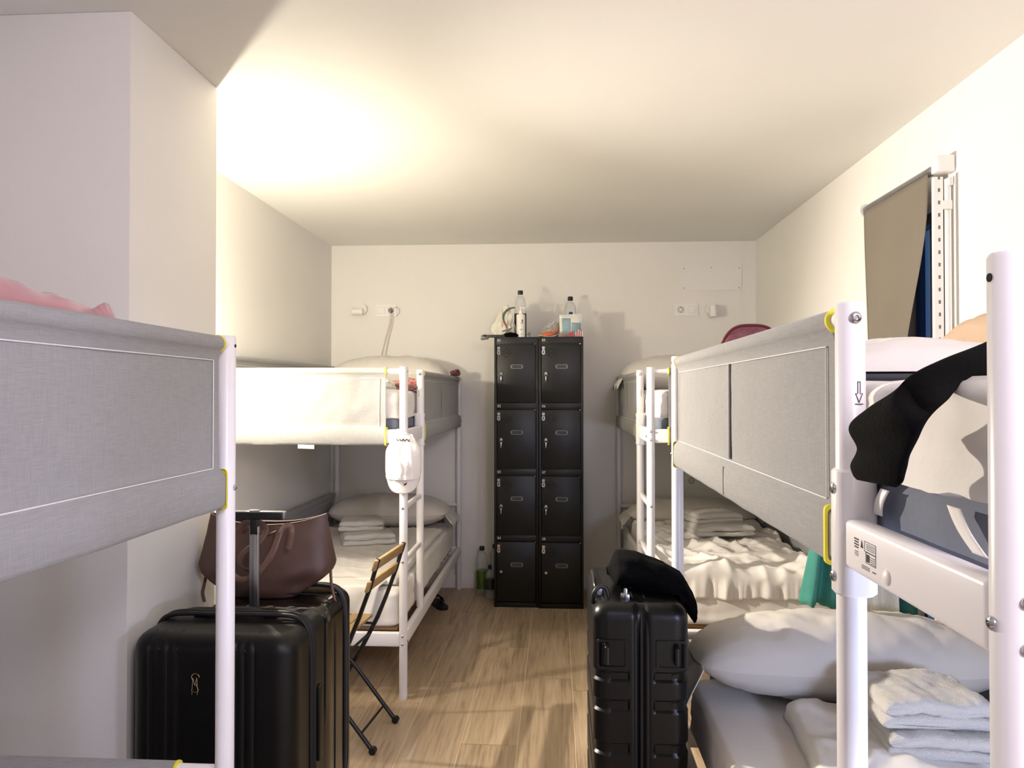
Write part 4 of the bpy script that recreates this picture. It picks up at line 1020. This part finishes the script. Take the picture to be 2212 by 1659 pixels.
# emblem
em = MB(); k_ = 1 / F * sy0; ec = atY(422, 1480, sy0)
def ep(x, y): return (ec.x + (x - 420) * k_ - (sx0 + sx1) / 2, -hy - 0.0015, ec.z - (y - 1480) * k_)
em.tube(cpath([ep(415, 1469), ep(412, 1462), ep(415, 1456), ep(421, 1454), ep(427, 1457), ep(430, 1462)]), 0.0011, 6)
em.tube([ep(413, 1490), ep(415, 1464)], 0.0008, 6).tube([ep(415, 1464), ep(419, 1480)], 0.0009, 6).tube([ep(420, 1478), ep(424, 1463)], 0.0009, 6).tube([ep(424, 1463), ep(425, 1480)], 0.0009, 6).tube([ep(422, 1478), ep(426, 1486), ep(427, 1492)], 0.0011, 6)
em.tube(cpath([ep(411, 1491), ep(415, 1494), ep(420, 1495), ep(425, 1494), ep(428, 1490)]), 0.0008, 6).tube([ep(413, 1495), ep(413, 1501)], 0.0007, 6).tube([ep(425, 1495), ep(425, 1501)], 0.0007, 6)
em.build('emblem', M['gold'], c1)
lk = MB(); q = atY(471, 1322, 2.18); qx, qy, qz = q.x - (sx0 + sx1) / 2, 2.18 - (sy0 + sy1) / 2, sz + 0.003
lk.lathe([(0.004, 0), (0.006, 0.004), (0.003, 0.009), (0.006, 0.013), (0.002, 0.018)], (qx, qy, qz), 12); lk.tube([(qx - .008, qy, qz + .018), (qx + .006, qy, qz + .018)], 0.002, 8); lk.build('padlock', M['gold'], c1)

# second case behind
s2 = (-1.135, -0.728, 2.325, 2.655)
c2 = thing('suitcase', 'glossy dark brown suitcase standing behind the black one, under the handbag', 'suitcase', ((s2[0] + s2[1]) / 2, (s2[2] + s2[3]) / 2, 0))
hx2, hy2 = (s2[1] - s2[0]) / 2, (s2[3] - s2[2]) / 2; sz2 = 0.748
def g2(x, y): return 0.008 * math.exp(-((y - 0.06) / 0.016) ** 2) if abs(y) < hy2 - .03 else 0.005 * (sin(x * 90) > .6)
mb = MB(); case_shell(mb, hx2, hy2, 0.06, sz2, 0.06, g2, None, 0.05); mb.build('shell', M['caseg'], c2, sharp=50)
zp = []
for a in range(121):
    u = a / 120 * 2 * pi; ca, sa = cos(u), sin(u); e = 2 / 8
    zp.append((math.copysign(abs(ca) ** e, ca) * (hx2 + 0.001), 0, 0.4125 + math.copysign(abs(sa) ** e, sa) * (0.3535)))
MB().tube([(x, 0.052, z) for x, y, z in zp], 0.006, 8, up=(0, 1, 0)).tube([(x, 0.078, z) for x, y, z in zp], 0.006, 8, up=(0, 1, 0)).build('zip_tape', M['zip'], c2)
MB().tube([(x * 1.004, 0.065, z) for x, y, z in zp], 0.0035, 8, up=(0, 1, 0)).build('zip_teeth', M['zipgrey'], c2)
MB().tube([(x * 1.0, -0.06, z) for x, y, z in zp], 0.0025, 8, up=(0, 1, 0)).build('seam_line', M['zip'], c2)
wheels(c2, (-hx2 + .05, hx2 - .05), (-hy2 + .05, hy2 - .05))
pass
# tall ribbed case on the right: narrow side towards the camera
r3 = (0.100, 0.366, 2.110, 2.600)
c3 = thing('suitcase', 'tall black ribbed suitcase standing beside the right bunk', 'suitcase', ((r3[0] + r3[1]) / 2, (r3[2] + r3[3]) / 2, 0))
hx3, hy3 = (r3[1] - r3[0]) / 2, (r3[3] - r3[2]) / 2; sz3 = 0.836
ribs = []
zz_ = 0.605
for z in (0.650, 0.570, 0.450, 0.370, 0.250, 0.170): ribs.append(z)
def z3(z):
    d = 0
    for rz_ in ribs:
        q = (z - rz_)
        if -0.028 < q < 0.0: d += 0.007
    if 0.03 < z < 0.16: d += 0
    return d
def g3(x, y): return 0.012 * math.exp(-((x - 0.0) / 0.017) ** 4) if abs(x) < 0.06 else 0
class _: pass
def case3():
    mb = MB(); zs = []
    def po(x, y): return g3(x, y)
    case_shell(mb, hx3, hy3, 0.060, sz3, 0.040, po, lambda z: 0, 0.040, dens=40)
    # carve ribs: push ring points outward/inward except on the zip band
    out = []
    for (x, y, z) in mb.v:
        d = z3(z)
        if d and abs(x) > 0.034:
            nr = Vector((x / hx3 if abs(x) > hx3 - .045 else 0, y / hy3 if abs(y) > hy3 - .045 else 0))
            if nr.length: nr.normalize(); x -= nr.x * d; y -= nr.y * d
        out.append((x, y, z))
    mb.v = out; return mb
case3().build('shell', M['caser'], c3, sharp=45)
zp = []
for a in range(161):
    u = a / 160 * 2 * pi; ca, sa = cos(u), sin(u); e = 2 / 12
    zp.append((math.copysign(abs(ca) ** e, ca) * (hy3 - 0.006), 0.448 + math.copysign(abs(sa) ** e, sa) * (0.383)))
for ox in (-0.017, 0.017): MB().tube([(ox, a, b) for a, b in zp], 0.006, 8, up=(1, 0, 0)).build('zip_edge', M['zip'], c3)
MB().tube([(0.0, a, b) for a, b in zp], 0.0045, 8, up=(1, 0, 0)).build('zip_tape', M['zip'], c3)
for sx in (-1, 1):
    fx = sx * 0.082
    m = MB(); T = Matrix.Translation((fx, -hy3 - 0.001, 0.700)) @ FACE
    m.rings([[T @ Vector((p[0], p[1], z_)) for p in q_] for q_, z_ in ((rrect(0.042, 0.040, 0.006, 3), -0.004), (rrect(0.042, 0.040, 0.006, 3), 0.003), (rrect(0.036, 0.034, 0.005, 3), 0.003), (rrect(0.036, 0.034, 0.005, 3), -0.003))], cap=False)
    m.build('side_recess', M['caser'], c3)
    m = MB(); m.tube([(fx + sx * 0.014, -hy3 + 0.004, 0.675), (fx + sx * 0.014, -hy3 - 0.018, 0.680), (fx + sx * 0.014, -hy3 - 0.018, 0.722), (fx + sx * 0.014, -hy3 + .004, 0.727)], 0.007, 10, up=(1, 0, 0)); m.build('side_foot', M['black'], c3)
# top carry handle with chrome bracket at the left face
m = MB(); m.tube(cpath([(-hx3 + 0.018, -0.12, sz3 - 0.006), (-hx3 + 0.010, -0.115, sz3 + 0.018), (-hx3 + 0.010, -0.03, sz3 + 0.024), (-hx3 + 0.010, 0.06, sz3 + 0.018), (-hx3 + 0.018, 0.07, sz3 - 0.006)]), 0.010, 10, ry=0.005); m.build('carry_handle', M['black'], c3)
m = MB(); m.box((-hx3 + 0.022, -0.135, sz3 + 0.004), (0.026, 0.018, 0.034), (0.2, 0, 0), bev=0.006).cyl((-hx3 + .022, -0.148, sz3 + .006), (-hx3 + .022, -0.143, sz3 + .006), .006, 14); m.build('handle_bracket', M['brushed'], c3)
m = MB(); m.tube(cpath([(-hx3 + 0.002, -0.16, sz3 - .02), (-hx3 + 0.006, -0.165, sz3 + 0.012), (-hx3 + 0.020, -0.162, sz3 + 0.028), (-hx3 + 0.040, -0.16, sz3 + 0.024), (-hx3 + 0.046, -0.16, sz3 + 0.0)]), 0.006, 10); m.build('handle_loop', M['black'], c3)
m = MB(); m.box((-0.038, -0.17, sz3 + 0.004), (0.026, 0.024, 0.020), bev=0.005).box((-0.038, -0.182, sz3 + .014), (0.010, 0.01, 0.034), bev=.003); m.build('zip_lock', M['brushed'], c3)
wheels(c3, (-hx3 + .045, hx3 - .045), (-hy3 + .05, hy3 - .05))
# black garment on top of the ribbed case
g = thing('black_garment', 'black garment bundled on top of the ribbed suitcase', 'garment', (0.272, 2.33, sz3 + 0.004))
def bgp(u, v):
    # long lumpy bundle sloping over the right edge
    P = [Vector(p) for p in ((-0.12, 0.0, 0.040), (-0.09, 0.0, 0.048), (-0.03, -0.01, 0.048), (0.05, -0.02, 0.026), (0.10, -0.04, -0.004), (0.128, -0.07, -0.045), (0.130, -0.09, -0.070))]
    R1 = [0.010, 0.044, 0.050, 0.046, 0.042, 0.036, 0.014]
    s_ = u * 6; i = min(5, int(s_)); t_ = s_ - i; c = P[i].lerp(P[i + 1], t_); r = R1[i] + (R1[i + 1] - R1[i]) * smooth(t_)
    a = v * 2 * pi
    rr = r * (1 + 0.20 * nz(u * 5, cos(a) * 1.5, sin(a) * 1.5) + 0.12 * ridge(u * 4 + cos(a), sin(a) * 2, 4))
    p = c + Vector((0, cos(a) * rr * 2.0, sin(a) * rr))
    return p
mb = MB(); mb.grid(bgp, 60, 40, closed_v=True)
mb.v = [(x, y, max(z, 0.0) if x < 0.085 else z) for x, y, z in mb.v]
mb.build('cloth', M['blackcloth'], g, sharp=80)

# ------------------------------------------------------------------ handbag
hb_ = thing('handbag', 'brown leather tote bag with loop handles standing on the rear suitcase', 'handbag', (atY(578, 1325, 2.49).x, 2.495, sz2 + 0.002), 0.0)
HH = 0.255
def hbw(v): # half width along height
    pts = [(0, .110), (.06, .135), (.22, .195), (.32, .220), (.42, .228), (.7, .217), (1, .200)]
    for (a, b), (c, d) in zip(pts, pts[1:]):
        if v <= c: return b + (d - b) * (v - a) / (c - a)
    return pts[-1][1]
def hbd(v): 
    pts = [(0, .070), (.1, .090), (.3, .092), (.6, .070), (1, .034)]
    for (a, b), (c, d) in zip(pts, pts[1:]):
        if v <= c: return b + (d - b) * (v - a) / (c - a)
    return pts[-1][1]
def hring(v, ins=0):
    out = []
    for k in range(96):
        a = 2 * pi * k / 96; ca, sa = cos(a), sin(a); e = 2 / (4.5 - 2.5 * v)
        x = math.copysign(abs(ca) ** e, ca) * (hbw(v) - ins); y = math.copysign(abs(sa) ** e, sa) * (hbd(v) - ins)
        # corner dents low down
        dent = 0.022 * math.exp(-((abs(x) - hbw(v) * .70) / .035) ** 2) * math.exp(-((v - .18) / .14) ** 2)
        if y < 0: y += dent
        else: y -= dent
        y += 0.006 * nz(x * 9, v * 4, 2)
        z = v * HH + (0.034 * (abs(x) / .2) ** 2.2 - 0.020 if v > .8 else 0) * ((v - .8) / .2 if v > .8 else 0)
        out.append(Vector((x, y, z)))
    return out
vs_ = [0, .02, .05, .1, .15, .2, .25, .3, .36, .42, .5, .6, .7, .8, .87, .93, 1.0]
rings = [hring(v) for v in vs_] + [hring(1.0, 0.003)] + [hring(v, 0.005) for v in (.9, .7, .4, .15, .05)]
mb = MB(); mb.rings(rings); mb.build('leather_body', M['leather'], hb_, sharp=60)
MB().rings([[p + Vector((0, 0, 0.0012)) for p in hring(1.0, -0.0012)], [p + Vector((0, 0, 0.0012)) for p in hring(1.0, 0.0035)]], cap=False).build('rim', M['leatherin'], hb_, solid=0.001)
def strap(pts, name='strap', w_=0.0095, t_=0.0026): 
    m = MB(); m.tube(cpath(pts), w_, 10, ry=t_, up=(0, -1, 0.2)); return m.build(name, M['strap'], hb_)
oB = Vector(hb_.location)
def hq(px, py, Y): return tuple(atY(px, py, Y) - oB)
Yf = 2.362
strap([hq(505, 1190, Yf), hq(512, 1150, Yf - .01), hq(530, 1130, Yf - .02), hq(560, 1128, Yf - .03), hq(575, 1143, Yf - .03), hq(560, 1170, Yf - .035), hq(528, 1192, Yf - .04), hq(517, 1215, Yf - .035), hq(530, 1230, Yf - .03), hq(562, 1228, Yf - .03), hq(585, 1205, Yf - .025), hq(600, 1165, Yf - .02), hq(612, 1140, Yf - .01), hq(626, 1136, Yf + .005), hq(630, 1150, Yf + .0), hq(623, 1186, Yf - .0)], 'handle')
strap([hq(512, 1168, Yf + .09), hq(530, 1140, Yf + .08), hq(560, 1150, Yf + .03), hq(580, 1155, Yf + .04), hq(592, 1150, Yf + .08)], 'handle')
strap([hq(500, 1240, Yf - .045), hq(520, 1252, Yf - .045), hq(545, 1246, Yf - .045), hq(568, 1225, Yf - .04), hq(590, 1190, Yf - .035), hq(604, 1150, Yf - .02)], 'handle')
strap([hq(714, 1225, 2.49), hq(716, 1262, 2.485), hq(722, 1292, 2.48), hq(728, 1314, 2.48)], 'tie_strap', 0.005)
strap([hq(446, 1240, 2.49), hq(440, 1268, 2.50), hq(438, 1282, 2.50), hq(442, 1300, 2.50)], 'tie_strap', 0.006)

# ------------------------------------------------------------------ folding chair
ch = thing('folding_chair', 'black folding chair with wooden slats standing behind the suitcases', 'chair', (-0.72, 3.085, 0), -0.10)
# local: u = -x forward, chair width along y (+-0.165)
hwid = 0.165
for sy in (-1, 1):
    y = sy * hwid
    m = MB(); m.tube([(0.035, y, 0.775), (0.0, y, 0.66), (-0.045, y, 0.54), (-0.085, y, 0.445), (-0.15, y, 0.32), (-0.33, y, 0.012)], [0.0035, 0.0035, 0.009, 0.010, 0.010, 0.010], 10, ry=[0.009, 0.009, 0.009, 0.010, 0.010, 0.010], up=(0, 0, 1)); m.build('frame_upright', M['black'], ch)
    y2 = y - sy * 0.022
    m = MB(); m.tube([(-0.355, y2, 0.44), (-0.16, y2, 0.215), (0.0, y2, 0.018)], 0.009, 10); m.build('leg', M['black'], ch)
    MB().cyl((0.006, y2 - 0.012, 0.014), (0.006, y2 + 0.012, 0.014), 0.014, 16).build('foot_cap', M['black'], ch)
    MB().cyl((-0.33, y - 0.012, 0.014), (-0.33, y + 0.012, 0.014), 0.014, 16).build('foot_cap', M['black'], ch)
    m = MB(); m.tube([(-0.105, y, 0.40), (-0.10, y2 - sy * .01, 0.428), (-0.36, y2 - sy * .01, 0.432)], 0.006, 8); m.build('seat_bracket', M['black'], ch)
MB().cyl((-0.045, -hwid + .022, 0.075), (-0.045, hwid - .022, 0.075), 0.005, 10).build('crossbar', M['black'], ch)
MB().cyl((-0.12, -hwid, 0.375), (-0.12, hwid, 0.375), 0.006, 10).build('crossbar', M['black'], ch)
for (x, z) in ((0.034, 0.752), (0.006, 0.668)): MB().box((x - .008, 0, z), (0.013, 0.385, 0.044), (0, 0.29, 0), bev=0.003).build('back_slat', M['chairwood'], ch)
for k in range(6): MB().box((-0.135 - k * 0.048, 0, 0.446), (0.045, 0.37, 0.013), bev=0.003).build('seat_slat', M['chairwood'], ch)

# ------------------------------------------------------------------ shoe under the far left bunk
sh = thing('dark_sandal', 'black sandal on the floor under the far left bunk', 'shoe', (-0.80, 5.02, 0.0), 0.5)
m = MB(); m.rings([[Vector((p[0] * (1 - .25 * abs(p[1]) / .13) , p[1], z)) for p in rrect(0.045, 0.13, 0.044, 6)] for z in (0.0, 0.018)]); m.build('sole', M['black'], sh)
m = MB(); m.grid(lambda u, v: Vector(((-0.044 * cos(u * pi)), 0.01 + v * 0.08, 0.018 + 0.042 * sin(u * pi))), 16, 5); m.build('strap', M['blackcloth'], sh, solid=0.004)

# ------------------------------------------------------------------ near right upper berth: things on it
g = thing('wash_bag', 'mauve patterned wash bag with maroon edge on the nearest right upper berth', 'bag', (0.535, 2.22, UZ1 + 0.005), 0.05)
m = MB()
def wb(sg):
    def f(u, v):
        a = u * 2 - 1; 
        ht = 0.178 * (max(0, 1 - abs(a) ** 3.2) ** 0.5)
        th = 0.045 * sqrt(max(0, 1 - a * a)) * (1 - v) ** .5
        return Vector((a * 0.105 + 0.03 * v, sg * th + .006 * nz(a * 4, v * 5, sg) * (1 - v), ht * v))
    return f
m.grid(wb(-1), 30, 16).grid(wb(1), 30, 16); m.build('bag_body', M['magenta'], g, sharp=70)
MB().tube([(a_ * 0.105 + .03, 0, 0.178 * (max(0, 1 - abs(a_) ** 3.2) ** 0.5)) for a_ in [k / 20 for k in range(-19, 20)]], 0.005, 8, ry=0.006, up=(0, 1, 0)).build('piping', M['maroon'], g)
g = thing('pink_printed_cloth', 'light pink printed cloth bunched before the wash bag', 'cloth', (0.475, 2.15, UZ1 + 0.003))
crumple(MB(), (0, 0, 0), (0.035, 0.07, 0.062), 41, 0.3, 0.3, 4).build('cloth', M['pink2'], g)
g = thing('folded_shirt', 'light grey white folded shirt on the nearest right upper berth', 'garment', (0.80, 1.66, UZ1 + 0.028), -0.1)
def fs(u, v):
    a = u * 2 - 1; b = v * 2 - 1
    e = (max(0, 1 - abs(a) ** 5) * max(0, 1 - abs(b) ** 4)) ** .5
    return Vector((a * 0.24, b * 0.17, (0.060 + 0.020 * nz(a * 1.5, b * 1.5, 4) + 0.010 * ridge(a * 2, b * 5, 1) - 0.03 * smooth((a - .3) / .7)) * e))
m = MB(); m.grid(fs, 50, 36); m.grid(lambda u, v: Vector(((u * 2 - 1) * .24, (v * 2 - 1) * .17, -0.001)), 4, 4); m.build('cloth', M['sheet'], g, sharp=75)
g = thing('navy_folder', 'thin navy folder under the folded shirt on the nearest upper berth', 'folder', (0.76, 1.62, UZ1 + 0.008), -0.1)
MB().box((0, 0, 0.008), (0.50, 0.32, 0.014), bev=0.004).build('cover', M['navy'], g)
g = thing('black_pouch', 'small black pouch behind the folded shirt on the nearest right upper berth', 'pouch', (0.70, 1.98, UZ1 + 0.003))
crumple(MB(), (0, 0, 0), (0.075, 0.06, 0.075), 45, 0.3, 0.15, 3).build('cloth', M['blackcloth'], g)
g = thing('beige_sweater', 'beige knit sweater hanging over the wall side guard of the nearest right bunk', 'garment', (0.403 + W_ - 0.02, 2.34, 1.590))
def bs(u, v):
    y = -0.20 + 0.36 * u + .01 * nz(u, v * 3, 3)
    a = pi * v; r = 0.060 + .014 * nz(u * 5, v * 3, 1) + 0.02 * ridge(u * 3 + v, v * 2, 6) * .6
    low = -0.13 if v < .15 else 0
    x = -cos(a) * r * (1.0 if v > .5 else 1.1); z = sin(a) * r * 0.95
    if x > 0.055: x = 0.055
    if v < .2: z -= (0.2 - v) / .2 * 0.16; 
    return Vector((x - 0.01, y, z - .012 * (u > .9) - 0.05 * smooth((u - .75) / .25)))
MB().grid(bs, 40, 34).build('knit', M['beige'], g, sharp=80, solid=0.006)
g = thing('blue_cloth', 'bright blue cloth beside the beige sweater on the nearest upper berth', 'cloth', (1.13, 2.26, UZ1 + 0.003))
crumple(MB(), (0, 0, 0), (0.09, 0.06, 0.062), 47, 0.3, 0.3, 4).build('cloth', M['blue'], g)
# black garment draped over the rail
g = thing('black_garment', 'black garment draped over the mattress edge of the nearest right bunk', 'garment', (0.372, 0.84, 1.40))
oG = Vector(g.location)
secs = [((2240, 690), (2240, 800), 0.62, 0.016), ((2137, 738), (2137, 812), 0.52, 0.018), ((2060, 768), (2065, 838), 0.45, 0.019), ((1990, 805), (2022, 872), 0.395, 0.018),
    ((1935, 845), (1998, 905), 0.360, 0.015), ((1885, 878), (1980, 945), 0.352, 0.014), ((1841, 918), (1962, 985), 0.348, 0.012), ((1857, 965), (1952, 1015), 0.346, 0.012),
    ((1841, 1005), (1948, 1040), 0.346, 0.011), ((1850, 1036), (1935, 1053), 0.348, 0.008)]
LR_ = [(atX(a[0], a[1], X), atX(b[0], b[1], X), th) for a, b, X, th in secs]
def bgs(u, v):
    s_ = u * (len(secs) - 1); i = min(len(secs) - 2, int(s_)); t_ = s_ - i
    def cr(k):
        p = [LR_[max(0, min(len(LR_) - 1, i + j))][k] for j in (-1, 0, 1, 2)]
        return 0.5 * ((2 * p[1]) + (-p[0] + p[2]) * t_ + (2 * p[0] - 5 * p[1] + 4 * p[2] - p[3]) * t_ ** 2 + (-p[0] + 3 * p[1] - 3 * p[2] + p[3]) * t_ ** 3)
    A, B = cr(0), cr(1); th_ = LR_[i][2] * (1 - t_) + LR_[i + 1][2] * t_
    a = v * 2 * pi; m_ = (A + B) / 2; h_ = (A - B) / 2
    e_ = 1.0 if u < .97 else (1 - u) / .03 * .8 + .2
    return m_ + h_ * (cos(a) * (1 + .02 * nz(u * 9, v * 3, 2))) + Vector((1, 0, 0)) * (sin(a) * th_ * e_ * (1 + .4 * nz(u * 7, v * 6, 5))) - oG
MB().grid(bgs, 60, 32, closed_v=True).build('cloth', M['blackcloth'], g, sharp=80)
# cover straps and care label of the near upper mattress
for o in [o for o in bpy.data.objects if o.name.startswith('mattress') and 'blue grey' in o.get('label', '')]:
    mt = o
oM = Vector(mt.location)
xs_ = 0.4225
def mp_(px, py, X=xs_): return atX(px, py, X) - oM
def ribbon(name, p0, p1, w_, mat):
    p0, p1 = Vector(p0), Vector(p1)
    m = MB(); m.grid(lambda u, v: p0.lerp(p1, u) + Vector((-0.003 * sin(u * pi), 0, 0)) + Vector((0, w_, 0)) * (v - .5), 10, 3); return m.build(name, mat, mt, solid=0.0015)
ribbon('elastic_strap', mp_(2060, 1095), mp_(2118, 1200), 0.026, M['sheet'])
lb = ribbon('care_label', mp_(1912, 1058), mp_(1897, 1112), 0.024, M['plastic'])

# ------------------------------------------------------------------ clothes hanging at the head of the near right bunk
def hanging(name, label, cat, x0, x1, ztop, zbot, Y, mat, seed=0, flare=1.3, folds=5, amp=0.015, part='cloth', skew=0.0, ragged=0.02, thick=0.004):
    t = thing(name, label, cat, ((x0 + x1) / 2, Y, ztop))
    w2 = (x1 - x0) / 2; Ht = ztop - zbot
    def f(u, v):
        a = u * 2 - 1
        x = a * w2 * (1 / flare + (1 - 1 / flare) * v) + skew * v
        y = amp * sin(a * pi * folds / 2 + seed) * (0.5 + v) + 0.6 * amp * nz(a * 3 + seed, v * 3, 1)
        z = -v * (Ht + ragged * nz(a * 3, seed, 2) + ragged * a * .4)
        return Vector((x, y, z))
    MB().grid(f, 40, 30).build(part, M[mat], t, sharp=80, solid=thick)
    return t
YH = 0.690 + 1.865 + 0.045
hanging('teal_garment', 'teal linen garment hanging at the head of the nearest right bunk', 'garment', 0.875, 1.015, 1.180, 0.700, YH + 0.03, 'teal', 2, 3.2, 4, 0.016, skew=-0.045)
hanging('white_blouse', 'white crinkled blouse hanging beside the teal garment', 'garment', 0.985, 1.14, 1.175, 0.62, YH + 0.005, 'crinkle', 5, 1.15, 4, 0.012)
slv = thing('blouse_sleeve', 'white crinkled sleeve with cuff hanging right of the bunk post', 'garment', (1.115, YH - 0.01, 0.90))
m = MB(); m.tube([(-0.03, 0, 0.17), (-0.012, 0, 0.10), (0.0, 0, 0.05), (0.004, 0, 0.0), (0.008, -0.002, -0.045)], [0.040, 0.038, 0.033, 0.026, 0.030], 24, ry=[0.018, 0.018, 0.018, 0.018, 0.020], up=(0, 1, 0), cap=False); m.build('sleeve', M['crinkle'], slv, solid=0.003)
hanging('dark_teal_garment', 'dark teal garment hanging behind the white blouse', 'garment', 1.02, 1.24, 1.17, 0.60, YH + 0.055, 'darkteal', 8, 1.1, 4, 0.012)
hanging('taupe_garment', 'taupe sheer garment hanging right of the white blouse', 'garment', 1.15, 1.275, 1.16, 0.60, YH + 0.085, 'taupe', 11, 1.8, 2, 0.010)

# ------------------------------------------------------------------ repeats carry a shared group
GR = dict(mattress='mattresses on the bunk beds', pillow='pillows on the bunk beds', duvet='bedding spread on the lower berths', folded_towel='folded white towels on the berths',
          locker='tall black lockers against the back wall', plastic_bottle='clear plastic bottles by and on the lockers', suitcase='black suitcases on the floor', wall_lamp='small wall reading lamps', socket_plate='white socket plates')
for o in list(bpy.data.objects):
    if o.parent is None and 'label' in o and 'group' not in o:
        k = o.name.split('.')[0]
        if k in GR: o['group'] = GR[k]
